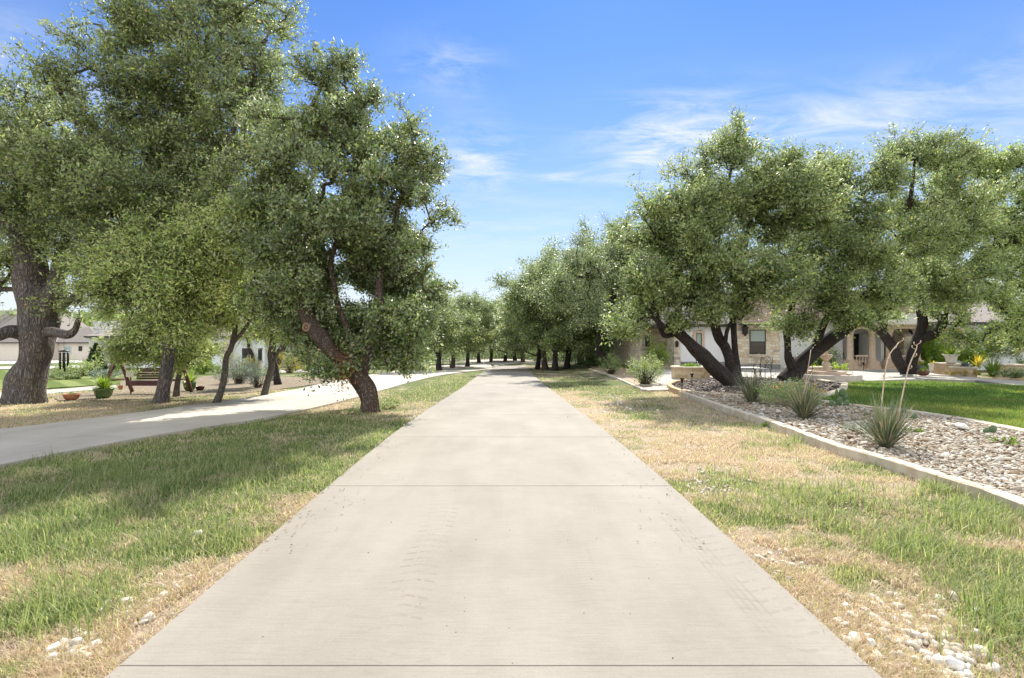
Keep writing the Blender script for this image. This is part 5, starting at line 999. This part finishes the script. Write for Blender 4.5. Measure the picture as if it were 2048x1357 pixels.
# iron fence fragment
x0, d, z = G(830, 737); root = empty('iron_fence', (x0, d, z), 'low dark metal fence beyond the side drive', 'fence'); W_ = PX(900, d) - x0
for xx in np.linspace(0, W_, 6): mb = MB(); mb.box(xx - .025, xx + .025, -.025, .025, 0, .75); mb.build('post', M['black_metal'], root)
for zz in (.3, .7): mb = MB(); mb.box(0, W_, -.015, .015, zz - .02, zz + .02); mb.build('rail', M['black_metal'], root)

# ================================================================== stone kerbs
def block_row(name, label, cat, pts, T, z0, z1, mat, bl, seed, tan=False):
    """a wall of separate stone blocks along a polyline; a block is a part"""
    g = random.Random(seed); P_ = [Vector(p[:2]) for p in pts]; seg = [(P_[i + 1] - P_[i]).length for i in range(len(P_) - 1)]; tot = sum(seg)
    def at(s):
        for i, L in enumerate(seg):
            if s <= L or i == len(seg) - 1: return P_[i] + (P_[i + 1] - P_[i]) * (s / L), (P_[i + 1] - P_[i]).normalized()
            s -= L
    root = empty(name, (P_[0].x, P_[0].y, float(H(P_[0].x, P_[0].y))), label, cat); s = 0; k = 0
    while s < tot - .05 and k < 99:
        L = min(bl * g.uniform(.75, 1.25), tot - s); a, _ = at(s); b, _ = at(s + L); u = (b - a).normalized(); c = (a + b) / 2; ln = (b - a).length - .008; hz = float(H(c.x, c.y)); mb = MB()
        j = g.uniform(-.008, .008); n = Vector((-u.y, u.x)); m_ = 5; vs = []; fs = []
        prof = [(-T / 2, z0), (-T / 2 + j, z1 - .015), (-T / 2 + .015 + j, z1), (T / 2 - .015, z1 + g.uniform(-.004, .004)), (T / 2, z1 - .015), (T / 2, z0)]
        for q in range(m_):
            cc = c + u * (ln * (q / (m_ - 1) - .5)); hq = float(H(cc.x, cc.y))
            for t, zz in prof: w = cc + n * (t + g.uniform(-.004, .004)); vs.append((w.x, w.y, hq + zz + g.uniform(-.003, .003)))
        pn = len(prof)
        for q in range(m_ - 1):
            for r in range(pn - 1): A = q * pn + r; fs.append((A, A + 1, A + pn + 1, A + pn))
        fs.append(tuple(range(pn - 1, -1, -1))); fs.append(tuple(range((m_ - 1) * pn, m_ * pn))); mb.add(vs, fs)
        mb.build('stone_block', mat, root, tuple(root.location)); s += L; k += 1
    return root
block_row('retaining_wall', 'low limestone block kerb between the dry verge and the river rock', 'retaining wall', [p[:2] for p in WALL], .13, -.12, .13, M['limestone'], .55, 2)
block_row('lawn_edging', 'stone edging between the river rock and the green lawn', 'edging', [p[:2] for p in EDGE[1:]], .16, -.05, .14, M['limestone'], .7, 3)
MUL = [G(p[0], p[1], .12)[:2] for p in ((1621, 799), (1655, 789), (1686, 779), (1690, 768), (1640, 760))]
block_row('bed_edging', 'curved pale stone edging at the tip of the mulch bed', 'edging', MUL, .22, -.05, .15, M['limestone'], .45, 4)
block_row('bed_edging', 'straight pale stone line between mulch and gravel under the oaks', 'edging', [G(p[0], p[1], .12)[:2] for p in ((1364, 780), (1400, 785), (1430, 787), (1475, 790), (1540, 793), (1600, 798))], .12, -.05, .135, M['limestone'], .6, 5)
block_row('path_edging', 'thin stone kerb along the gravel strip left of the round shrub', 'edging', [G(p[0], p[1])[:2] for p in ((1180, 739), (1215, 750), (1245, 762), (1283, 779), (1300, 784))], .14, -.1, .06, M['limestone'], .6, 6)
block_row('bed_edging', 'rounded stone end of the mulch bed beside the stepping slabs', 'edging', [G(p[0], p[1], .12)[:2] for p in ((1366, 784), (1345, 777), (1337, 770), (1350, 764), (1374, 761))], .16, -.1, .17, M['limestone_tan'], .5, 7)
for i, (px, py) in enumerate(((1312, 771), (1345, 776), (1318, 780))):
    x, d, z = G(px - 8, py + 1); mb = MB(); poly = [(math.cos(a) * .62 * random.uniform(.85, 1.1), math.sin(a) * .5 * random.uniform(.85, 1.1)) for a in np.linspace(0, 6.28, 8)[:-1]]; mb.prism(poly, -.03, .045)
    o = mb.build('stepping_stone', M['stone_slab'], None, bevel=.01); o.location = (x, d, z + .02); tag(o, ['flat stepping slab farthest from the kerb end', 'flat stepping slab touching the rounded bed edging', 'flat stepping slab nearest the grass verge'][i], 'stepping stone', 'stepping slabs by the mulch bed')
# individual larger stones in the verge and the bed
labs = ['white limestone chunk', 'pale flat limestone', 'rough cream limestone', 'small white rock']
for i, (px, py, s_, wh) in enumerate(((165, 1275, .045, 'in the dry grass at lower left, lying right of its twin'), (150, 1270, .035, 'in the dry grass at lower left, left of its twin'), (150, 1293, .04, 'in the straw just below the lower left pair'), (103, 1302, .045, 'at the lower left, farthest from the drive'), (352, 1177, .03, 'in the grass midway up the left verge'), (390, 1072, .05, 'flat in the left verge straw near the shade edge'), (542, 1050, .02, 'beside the left edge of the drive'), (215, 1207, .03, 'in the dry patch at left above the pair'), (1905, 1335, .06, 'largest at the bottom right corner'), (1830, 1275, .05, 'in the stony patch right of the drive'), (1745, 1290, .035, 'near the right drive edge'), (1735, 1225, .035, 'in the upper stony patch at right'), (1925, 859, .12, 'resting on the lawn edging corner'), (1870, 1240, .04, 'right of the stony patch'))):
    s_ *= .75; x, d, z = G(px, py, .12 if i == 12 else 0); me = stones('loose_stone', np.array([[0, 0, s_ * .3]]), np.array([s_]), 900 + i, (.45, .8), rough=1.3, sm=False); o = link('loose_stone', me, M['limestone_rubble']); o.location = (x, d, z); tag(o, labs[i % 4] + ' ' + wh, 'stone', 'loose stones on the verges')
# ================================================================== buildings
def facade_box(root, name, x0, x1, y0, y1, z0, z1, mat, bevel=0):
    mb = MB(); mb.box(x0, x1, y0, y1, z0, z1); return mb.build(name, mat, root, tuple(root.location), bevel)
def window(root, x0, x1, z0, z1, y, fmat='dark_trim', sur=None, sill=True, blind=False, mull=1, rail=True, fw=.05):
    L = tuple(root.location); mb = MB(); fw = min(fw, (x1 - x0) * .12)
    mb.box(x0, x0 + fw, y - .03, y + .06, z0, z1); mb.box(x1 - fw, x1, y - .03, y + .06, z0, z1); mb.box(x0 + fw, x1 - fw, y - .03, y + .06, z1 - fw, z1); mb.box(x0 + fw, x1 - fw, y - .03, y + .06, z0, z0 + fw)
    if rail: mb.box(x0 + fw, x1 - fw, y - .025, y + .05, (z0 + z1) / 2 - fw * .6, (z0 + z1) / 2 + fw * .6)
    for k in range(1, mull): xx = x0 + (x1 - x0) * k / mull; mb.box(xx - fw / 2, xx + fw / 2, y - .028, y + .05, z0 + fw, z1 - fw)
    w = mb.build('window', M[fmat], root, L)
    mb = MB(); mb.box(x0 + fw * .5, x1 - fw * .5, y + .0, y + .02, z0 + fw * .5, z1 - fw * .5); mb.build('pane', M['glass'], w, L)
    if blind: mb = MB(); zb = z0 + fw if blind == 1 else (z0 + z1) / 2 + .04; mb.box(x0 + fw, x1 - fw, y - .008, y - .002, zb, z1 - fw); mb.build('blind', M['blind'], w, L)
    if sur:
        s = .16; mb = MB(); mb.box(x0 - s, x0 - .002, y - .07, y + .05, z0 - s, z1 + s); mb.box(x1 + .002, x1 + s, y - .07, y + .05, z0 - s, z1 + s); mb.box(x0 - .002, x1 + .002, y - .07, y + .05, z1 + .002, z1 + s); mb.box(x0 - .002, x1 + .002, y - .07, y + .05, z0 - s, z0 - .002); mb.build('surround', M[sur], w, L)
    elif sill: mb = MB(); mb.box(x0 - .08, x1 + .08, y - .12, y + .03, z0 - .09, z0 - .002); mb.build('sill', M['limestone'], w, L)
    return w
def hip(root, x0, x1, y0, y1, z, rise, mat, over=.45, inset=None):
    L = tuple(root.location); x0 -= over; x1 += over; y0 -= over; y1 += over; wd = min(x1 - x0, y1 - y0) / 2; i = inset if inset is not None else wd
    if (x1 - x0) >= (y1 - y0): rd = [(x0 + i, (y0 + y1) / 2), (x1 - i, (y0 + y1) / 2)]
    else: rd = [((x0 + x1) / 2, y0 + i), ((x0 + x1) / 2, y1 - i)]
    mb = MB(); v = [(x0, y0, z), (x1, y0, z), (x1, y1, z), (x0, y1, z), (rd[0][0], rd[0][1], z + rise), (rd[1][0], rd[1][1], z + rise)]
    f = [(0, 1, 5, 4), (1, 2, 5), (2, 3, 4, 5), (3, 0, 4), (3, 2, 1, 0)] if (x1 - x0) >= (y1 - y0) else [(0, 1, 4), (1, 2, 5, 4), (2, 3, 5), (3, 0, 4, 5), (3, 2, 1, 0)]
    mb.add(v, f); r = mb.build('roof', M[mat], root, L); mb = MB(); mb.box(x0 + .02, x1 - .02, y0 + .02, y1 - .02, z - .16, z - .004); mb.build('fascia', M['dark_trim'], r, L); return r
# ---- stone and stucco house on the right
fl = float(H(12, 34)) ; DH = 34.0
root = empty('stone_house', (PX(1500, DH), DH, fl), 'low stone and white stucco house with tiled porch on the right', 'house'); L = tuple(root.location)
def X(px, d=DH): return PX(px, d)
def Z(py, d=DH): return PZ(py, d)
zb = fl - .3
o = facade_box(root, 'wall', X(1284, 36), X(1352, 36), 36, 46, zb, Z(650, 36), M['house_stone']); o['label'] = 'cream stone wing at the left end'
window(root, X(1290, 36), X(1299, 36), Z(694, 36), Z(672, 36), 35.96, 'dark_trim')
o = facade_box(root, 'wall', X(1346), X(1358.5), DH - .25, DH + 8, zb, Z(650), M['house_stone']); o['label'] = 'stone corner pier'
o = facade_box(root, 'wall', X(1358.5), X(1452), DH, DH + 10, Z(724), Z(650), M['stucco']); o['label'] = 'white stucco wall'
facade_box(root, 'foundation', X(1358.5), X(1476), DH - .03, DH + 9.9, zb, Z(724) - .003, M['foundation'])
window(root, X(1391.5), X(1403), Z(696), Z(667), DH - .02, 'dark_trim', 'cast_stone', blind=1, rail=False)
hip(root, X(1290), X(1470), DH, DH + 11, Z(649), 2.3, 'shingle_grey', .4)
o = facade_box(root, 'wall', X(1452), X(1476), DH - .4, DH + 6, zb + .05, Z(622), M['stucco']); o['label'] = 'taller white stucco pier'
DB = DH - 1.2
o = facade_box(root, 'wall', X(1474, DB), X(1560, DB), DB, DB + 8, Z(729, DB), Z(650, DB), M['house_stone']); o['label'] = 'cream and tan stone bay'
facade_box(root, 'foundation', X(1473, DB), X(1561, DB), DB - .04, DB + 8, zb, Z(729, DB) - .003, M['foundation'])
window(root, X(1499, DB), X(1531, DB), Z(709, DB), Z(660, DB), DB - .02, 'dark_trim', None, True, 2)
def tileroof(x0, x1, y0, z0, y1, z1, name='tile_roof', tw=.24):
    """barrel tiles: corrugated sheet rising from the eave, with its course steps"""
    n = int((x1 - x0) / tw) * 8; m = int(math.hypot(y1 - y0, z1 - z0) / .36); vs = []; fs = []
    for j in range(m + 1):
        for st in (0, 1):
            t = j / m; y = y0 + (y1 - y0) * t; z = z0 + (z1 - z0) * t + (.03 if st else 0)
            for i in range(n + 1):
                xx = x0 + (x1 - x0) * i / n; a = 2 * math.pi * (xx - x0) / tw; vs.append((xx, y, z + .055 * math.sin(a)))
    for r in range(2 * m + 1):
        for i in range(n): A = r * (n + 1) + i; fs.append((A, A + 1, A + n + 2, A + n + 1))
    mb = MB(); mb.add(vs, fs, True); r = mb.build(name, M['clay_tile'], root, L); s = r.modifiers.new('s', 'SOLIDIFY'); s.thickness = .025; return r
tileroof(X(1470, DB), X(1565, DB), DB - .5, Z(646, DB), DB + 5, Z(646, DB) + 2.2)
facade_box(root, 'fascia', X(1471, DB), X(1564, DB), DB - .42, DB - .34, Z(650, DB) - .02, Z(647, DB) - .06, M['dark_trim'])
o = facade_box(root, 'wall', X(1560), X(1697), DH + .6, DH + 9, zb, Z(648), M['stucco']); o['label'] = 'white stucco wall left of the porch'
tileroof(X(1560), X(1900), DH + .1, Z(646), DH + 6, Z(646) + 2.4)
# porch
DP = DH - 1.0; pf = fl + .12
facade_box(root, 'porch_floor', X(1690, DP), X(1850, DP), DP - .5, DH + 3, zb, pf, M['cast_stone']); mb = MB(); mb.box(X(1745, DP), X(1775, DP), DP - .9, DP - .5, zb, pf - .12); mb.build('step', M['cast_stone'], root, L)
facade_box(root, 'wall', X(1697), X(1880), DH + 2.2, DH + 9, zb, Z(640), M['stucco'])
def column(px, label=None):
    x = X(px, DP); g0 = pf; top = Z(660, DP); c = (x, DP, 0)
    mb = MB(); w = .42
    for zz0, zz1, ww in ((pf, pf + .18, .34), (pf + .183, pf + .40, .30), (pf + .403, pf + .52, .25)): mb.box(x - ww, x + ww, DP - ww, DP + ww, zz0, zz1)
    pl = mb.build('column', M['cast_stone'], root, L, .01)
    mb = MB(); s0 = pf + .523; h = top - .28 - s0; mb.lathe([(.22, 0), (.22, .05), (.19, .10), (.175, .18), (.17, h * .5), (.155, h - .06), (.175, h - .03), (.175, h)], (x, DP, s0), 20); mb.build('shaft', M['cast_stone'], pl, L)
    mb = MB(); mb.lathe([(.165, 0), (.20, .06), (.19, .12), (.25, .20), (.25, .26)], (x, DP, top - .277), 16); mb.box(x - .24, x + .24, DP - .24, DP + .24, top - .02 + .003, top + .05); mb.build('capital', M['cast_stone'], pl, L)
for px in (1700, 1744, 1778, 1834): column(px)
mb = MB(); mb.box(X(1692, DP), X(1842, DP), DP - .3, DP + .3, Z(660, DP) + .055, Z(654, DP) + .06); mb.box(X(1690, DP), X(1844, DP), DP - .38, DP + .38, Z(654, DP) + .063, Z(651, DP) + .06); mb.build('cornice', M['cast_stone'], root, L, .01)
facade_box(root, 'parapet', X(1694, DP), X(1840, DP), DP - .2, DP + 2.8, Z(651, DP) + .063, Z(628, DP), M['stucco'])
def balustrade(pa, pb):
    x0 = X(pa, DP) + .30; x1 = X(pb, DP) - .30; mb = MB(); mb.box(x0, x1, DP - .12, DP + .12, pf + .72, pf + .82); b = mb.build('balustrade', M['cast_stone'], root, L, .01)
    mb = MB(); mb.box(x0, x1, DP - .12, DP + .12, pf + .003, pf + .12); mb.build('base_rail', M['cast_stone'], b, L)
    n = max(2, int((x1 - x0) / .15))
    for k in range(n):
        x = x0 + (k + .5) * (x1 - x0) / n; mb = MB(); mb.lathe([(.06, 0), (.06, .04), (.035, .08), (.075, .22), (.06, .34), (.032, .50), (.05, .56), (.06, .598)], (x, DP, pf + .121), 12); mb.build('baluster', M['cast_stone'], b, L)
balustrade(1700, 1744); balustrade(1778, 1834)
# dark porch openings: doors and windows in the back wall
DW = DH + 2.2
window(root, X(1708, DW), X(1742, DW), pf + .5, Z(668, DW), DW - .03, 'black_metal', None, True, False, 3, False)
mb = MB(); mb.box(X(1748, DW), X(1765, DW), DW - .07, DW - .02, pf, Z(664, DW)); dd = mb.build('door', M['black_metal'], root, L, .01); mb = MB(); mb.box(X(1751, DW), X(1756, DW), DW - .085, DW - .072, pf + .3, Z(669, DW)); mb.box(X(1758, DW), X(1762.5, DW), DW - .085, DW - .072, pf + .3, Z(669, DW)); mb.build('door_glass', M['glass'], dd, L)
mb = MB(); mb.tube([(X(1757, DW), DW - .12, pf + .9), (X(1757, DW), DW - .12, pf + 1.2)], .015, 6); mb.build('handle', M['white_metal'], dd, L)
facade_box(root, 'wing_wall', X(1762, DP + 1), X(1768, DP + 1), DP + 1, DW - .003, pf + .003, Z(668, DP + 1), M['stucco'])
window(root, X(1795, DW), X(1812, DW), pf + .6, Z(672, DW), DW - .03, 'black_metal', None, True, False, 2, False)
# right end
DR = DH - .3
o = facade_box(root, 'wall', X(1808, DR), X(1829, DR), DR, DR + 2.4, zb + .02, Z(640, DR), M['house_stone']); o['label'] = 'stone pier with lantern'
o = facade_box(root, 'wall', X(1880, DR), X(2180, DR), DR + .4, DR + 9, zb, Z(650, DR), M['stucco']); o['label'] = 'white stucco wall behind the shrubs'
hip(root, X(1845), X(2200), DR + .4, DR + 10, Z(650, DR) + .17, 2.2, 'shingle_grey', .4)
for a, b in ((1898, 1910), (1913, 1928), (1990, 2006), (2040, 2052)):
    window(root, X(a, DR), X(b, DR), Z(700, DR), Z(662, DR), DR + .37, 'timber', 'limestone_tan', True, 1)
def lantern(x, y, z, s=1.):
    mb = MB(); mb.box(x - .10 * s, x + .10 * s, y - .28 * s, y - .08 * s, z - .18 * s, z + .10 * s); mb.box(x - .13 * s, x + .13 * s, y - .31 * s, y - .05 * s, z + .103 * s, z + .14 * s); mb.lathe([(.13 * s, 0), (.02, .12 * s)], (x, y - .18 * s, z + .143 * s), 8); mb.box(x - .03, x + .03, y - .18 * s, y - .003, z + .20 * s, z + .24 * s); mb.lathe([(.02, -.10 * s), (.09 * s, 0)], (x, y - .18 * s, z - .183 * s), 8)
    mb.build('wall_lantern', M['black_metal'], root, L, .005)
lantern(X(1487, DB), DB, Z(661, DB), 1.3); lantern(X(1819, DR), DR, Z(659, DR), 1.2); lantern(X(1350), DH - .25, Z(688), .8)
# ---- garden walls
def gwall(name, label, x0, y0, x1, y1, h, T, mat, off=.1, cap=True):
    u = Vector((x1 - x0, y1 - y0)); Ln = u.length; u.normalize(); c = ((x0 + x1) / 2, (y0 + y1) / 2); z = float(H(*c)) + off; root_ = empty(name, (c[0], c[1], z), label, 'garden wall')
    mb = MB(); mb.obox((0, 0), u, Ln, T, -.3, h); mb.build('wall', M[mat], root_, bevel=.01); mb = MB(); mb.obox((0, 0), u, Ln + .08, T + .08, h + .002, h + .07); mb.build('cap', M['limestone'], root_, bevel=.012); return root_
a = G(1883, 747, .1); b = G(1926, 751, .1); gwall('garden_wall', 'tall tan stone corner planter wall carrying the white pot', a[0], a[1], b[0], b[1], PZ(728.5, a[1]) - a[2], .7, 'planter_stone')
a = G(1921, 752, .1); b = G(1968, 754, .1); gwall('garden_wall', 'lower tan stone planter wall beside the agave', a[0], a[1] + .5, b[0], b[1] + .5, .35, .5, 'planter_stone')
a = G(2000, 754, .1); b = G(2200, 758, .1); gwall('garden_wall', 'long pale stone retaining wall at the right edge', a[0], a[1] + .5, b[0], b[1] + .5, .5, .5, 'planter_stone')
a = G(1250, 727); b = G(1290, 728); gwall('garden_wall', 'tan stone planter wall below the stone wing', a[0], a[1], b[0], b[1], .75, .5, 'planter_stone', 0)
a = G(1604, 748, .1); b = G(1690, 747, .1); gwall('garden_wall', 'long low tan stone border behind the fountain', a[0], a[1] + 1.4, b[0], b[1] + 1.4, .22, .35, 'planter_stone')
# curved planter ring
x, d, z = G(1392, 757, .1); Rr = 38 * d / F; d += Rr * .9; h = .42; root_ = empty('curved_planter', (x, d, z), 'curved low stone planter ring left of the three trunked oak', 'planter')
mb = MB(); mb.lathe([(Rr, -.3), (Rr, h)], n=40, close=False); mb.lathe([(Rr - .28, -.2), (Rr - .28, h)], n=40, close=False); mb.build('wall', M['planter_stone'], root_); mb = MB(); mb.lathe([(Rr - .32, h + .002), (Rr - .32, h + .07), (Rr + .04, h + .07), (Rr + .04, h + .002), (Rr - .32, h + .002)], n=40, close=False); mb.build('cap', M['limestone'], root_)
mb = MB(); mb.lathe([(.01, h - .08), (Rr - .28, h - .08)], n=40, close=False); mb.build('soil', M['mulch'], root_)
g = np.random.default_rng(9); n = 1500; a = g.uniform(0, 6.28, n); rr = np.sqrt(g.random(n)) * (Rr - .35); link('ground_cover', leaf_mesh('ground_cover', np.stack([rr * np.cos(a), rr * np.sin(a), h - .05 + g.random(n) * .3 * (1 - rr / Rr)], 1), unit(randdir(n, g) + [0, 0, .6]), g.uniform(.05, .13, n), g.uniform(.02, .04, n), g, g.random(n) * .6), M['leaf_bright'], root_)
# ---- fountain
x, d, z = G(1652, 757, .1); root_ = empty('stone_fountain', (x, d, z), 'tiered carved stone fountain in a low round basin', 'fountain'); s = d / F
x = x; mb = MB(); br = 62 * s; mb.lathe([(br, -.2), (br, .16), (br - .03, .20), (br - .26, .20), (br - .28, .16), (br - .28, .02)], n=40, close=False); mb.build('basin', M['stone_slab'], root_)
mb = MB(); br2 = 34 * s; mb.lathe([(br2, 0), (br2 + .02, .26), (br2 + .05, .32), (br2 - .16, .33), (br2 - .18, .20)], n=32, close=False); mb.build('inner_basin', M['cast_stone'], root_); mb = MB(); mb.lathe([(.01, .24), (br2 - .15, .24)], n=24, close=False); mb.build('water', M['water'], root_)
mb = MB(); mb.lathe([(9 * s, .2), (8.5 * s, 15 * s), (6.5 * s, 19 * s), (6 * s, 24 * s), (8 * s, 28 * s), (6 * s, 32 * s), (4 * s, 34 * s)], n=20); mb.build('pedestal', M['cast_stone'], root_)
mb = MB(); mb.lathe([(3.5 * s, 34 * s), (6 * s, 38 * s), (11 * s, 43 * s), (12 * s, 46 * s), (12 * s, 47.5 * s), (10.5 * s, 47.5 * s), (9 * s, 45 * s)], n=24); mb.build('bowl', M['cast_stone'], root_)
mb = MB(); mb.lathe([(3 * s, 45 * s), (4 * s, 50 * s), (3 * s, 54 * s), (3 * s, 57 * s), (5.5 * s, 61 * s), (6 * s, 63 * s), (5 * s, 63 * s), (2 * s, 64 * s), (1.8 * s, 68 * s), (2.4 * s, 71 * s), (.5 * s, 75 * s)], n=20); mb.build('upper_tier', M['cast_stone'], root_)
# ---- patio furniture
def chair(label, px, py, rz, dadd=0):
    x, d, z = G(px, py, .1); r_ = empty('patio_chair', (x, d, z), label, 'chair', 'patio furniture under the oaks', rz)
    for sx in (-.25, .25):
        for sy in (-.24, .24): mb = MB(); mb.tube([(sx, sy, 0), (sx * .95, sy * .9, .42)], .014, 6); mb.build('leg', M['black_metal'], r_)
        mb = MB(); mb.tube([(sx * 1.05, -.24, .42), (sx * 1.08, -.22, .62), (sx * 1.08, .0, .66), (sx, .25, .64)], .013, 6); mb.build('armrest', M['black_metal'], r_)
    mb = MB(); mb.box(-.26, .26, -.26, .26, .42, .445)
    mb.build('seat', M['black_metal'], r_, bevel=.01); mb = MB(); mb.tube([(-.25, .25, .44), (-.25, .33, .92), (0, .35, 1.0), (.25, .33, .92), (.25, .25, .44)], .014, 6)
    for k in range(7):
        for j in range(7): xx = -.24 + k * .08; mb.tube([(xx, .27 + .011 * j, .48 + j * .065), (xx + (.08 if (k + j) % 2 else 0), .28 + .011 * j, .545 + j * .065)], .007, 4)
    mb.build('backrest', M['black_metal'], r_); return r_
chair('black wrought iron chair seen from behind between the two oaks', 1525, 759, R(185)); chair('black metal chair behind the curved planter', 1408, 753, R(60)); chair('black metal chair half hidden by the thick leaning trunk', 1608, 757, R(90))
x, d, z = G(1496, 755, .1); r_ = empty('patio_table', (x, d, z), 'low metal patio table left of the iron chair', 'table', 'patio furniture under the oaks')
mb = MB(); mb.box(-.55, .55, -.35, .35, .42, .45); mb.build('table_top', M['pot_white'], r_, bevel=.01)
for sx in (-.48, .48):
    for sy in (-.28, .28): mb = MB(); mb.tube([(sx, sy, 0), (sx * .9, sy, .2), (sx, sy, .42)], .018, 6); mb.build('leg', M['black_metal'], r_)
# path lights
for i, (px, py, off, lab) in enumerate(((1384, 771, .1, 'black path light before the curved planter'), (1364, 785, .1, 'black path light on the rounded end of the mulch bed'), (1727, 741, .1, 'black path light before the porch balustrade'), (1832, 755, .1, 'black path light on the pale walk beside the right oak'))):
    x, d, z = G(px, py, off); r_ = empty('path_light', (x, d, z), lab, 'path light', 'path lights'); mb = MB(); mb.tube([(0, 0, 0), (0, 0, .3)], .014, 6); mb.build('stake', M['black_metal'], r_); mb = MB(); mb.lathe([(.035, .3), (.045, .40), (.085, .41), (.03, .46)], n=12); mb.build('lamp_head', M['black_metal'], r_)

# ---- tan neighbouring house at the far left
dT = 84.; fl = float(H(PX(40, dT), dT)); root = empty('tan_house', (PX(60, dT), dT, fl), 'cream walled house with brown hipped roof behind the old oak', 'house'); L = tuple(root.location)
facade_box(root, 'wall', PX(-220, dT), PX(96, dT), dT, dT + 14, fl - .3, PZ(687, dT), M['stucco_cream']); facade_box(root, 'wall', PX(90, dT + 2), PX(186, dT + 2), dT + 2, dT + 16, fl - .3, PZ(687, dT + 2), M['stucco_cream'])
hip(root, PX(-220, dT), PX(90, dT), dT, dT + 14, PZ(687, dT) + .16, 5.2, 'shingle_brown', .5, 4.); hip(root, PX(60, dT), PX(186, dT), dT + 2, dT + 16, PZ(687, dT + 2) + .16, 2.5, 'shingle_brown', .5, 4)
window(root, PX(106, dT), PX(122, dT), PZ(709, dT), PZ(693, dT), dT + 1.95, 'white_trim', None, False, 1, 1, False); window(root, PX(137, dT), PX(144, dT), PZ(703, dT), PZ(693, dT), dT + 1.95, 'dark_trim', None, False); window(root, PX(168, dT), PX(175, dT), PZ(711, dT), PZ(692, dT), dT + 1.95, 'dark_trim', None, False)
mb = MB(); mb.box(PX(10, dT), PX(14, dT), dT + 3, dT + 3.3, PZ(680, dT), PZ(672, dT)); mb.build('roof_vent', M['dark_trim'], root, L)
window(root, PX(-60, dT), PX(-30, dT), PZ(712, dT), PZ(694, dT), dT - .05, 'white_trim', None, False, 1)
# ---- white house
dW = 47.; fl = float(H(PX(300, dW), dW)); root = empty('white_house', (PX(360, dW), dW, fl), 'white painted brick house with black framed windows behind the left trees', 'house'); L = tuple(root.location)
facade_box(root, 'wall', PX(178, dW), PX(300, dW), dW, dW + 10, fl - .3, PZ(672, dW), M['white_brick']); facade_box(root, 'chimney', PX(191, dW), PX(226, dW), dW - .3, dW + 1.2, fl - .3, PZ(643, dW), M['white_brick'])
facade_box(root, 'wall', PX(300, dW), PX(545, dW), dW - 1.5, dW + 9, fl - .3, PZ(676, dW), M['stucco']); facade_box(root, 'pier', PX(470, dW), PX(484, dW), dW - 2.1, dW - 1.5 - .003, fl - .3, PZ(682, dW), M['house_stone'])
hip(root, PX(210, dW), PX(560, dW), dW - 1.5, dW + 9, PZ(676, dW) + .16, 2.2, 'shingle_grey', .4)
mb = MB(); y0 = dW - .02; mb.add([(PX(176, dW), dW - .25, PZ(675, dW)), (PX(192, dW), dW - .25, PZ(671, dW)), (PX(192, dW), dW + 9, PZ(671, dW)), (PX(176, dW), dW + 9, PZ(675, dW)), (PX(176, dW), dW - .25, PZ(676.5, dW)), (PX(192, dW), dW - .25, PZ(672.5, dW)), (PX(192, dW), dW + 9, PZ(672.5, dW)), (PX(176, dW), dW + 9, PZ(676.5, dW))], [(0, 1, 2, 3), (7, 6, 5, 4), (4, 5, 1, 0), (5, 6, 2, 1), (6, 7, 3, 2), (7, 4, 0, 3)]); mb.build('lean_to_roof', M['white_trim'], root, L)
window(root, PX(225, dW), PX(240, dW), PZ(724, dW), PZ(694, dW), dW - .35 + .3, 'black_metal', None, True, False, 2, False); window(root, PX(182, dW), PX(188, dW), PZ(712, dW), PZ(694, dW), dW - .05, 'black_metal')
d2 = dW - 1.5
for a, b, t_, bb in ((406, 422, 702, 728), (485, 500, 697, 724), (517, 524, 697, 722), (340, 356, 700, 730)): window(root, PX(a, d2), PX(b, d2), PZ(bb, d2), PZ(t_, d2), d2 - .05, 'black_metal', None, True, False, 2, True)
mb = MB(); mb.box(PX(366, d2), PX(392, d2), d2 - .06, d2 - .01, fl, PZ(700, d2)); mb.build('door', M['black_metal'], root, L)
# ---- house far beyond the bend on the left
dF = 70.; fl = float(H(-12, dF)); root = empty('far_house', (PX(850, dF), dF, fl), 'pale house with dark openings glimpsed behind the iron fence', 'house'); L = tuple(root.location)
facade_box(root, 'wall', PX(780, dF), PX(885, dF), dF, dF + 10, fl - .3, PZ(683, dF), M['stucco_cream']); hip(root, PX(780, dF), PX(885, dF), dF, dF + 10, PZ(683, dF) + .16, 2.2, 'shingle_grey', .5)
for a, b in ((852, 864), (800, 812), (872, 880)): window(root, PX(a, dF), PX(b, dF), PZ(718, dF), PZ(697, dF), dF - .05, 'black_metal')
root = None
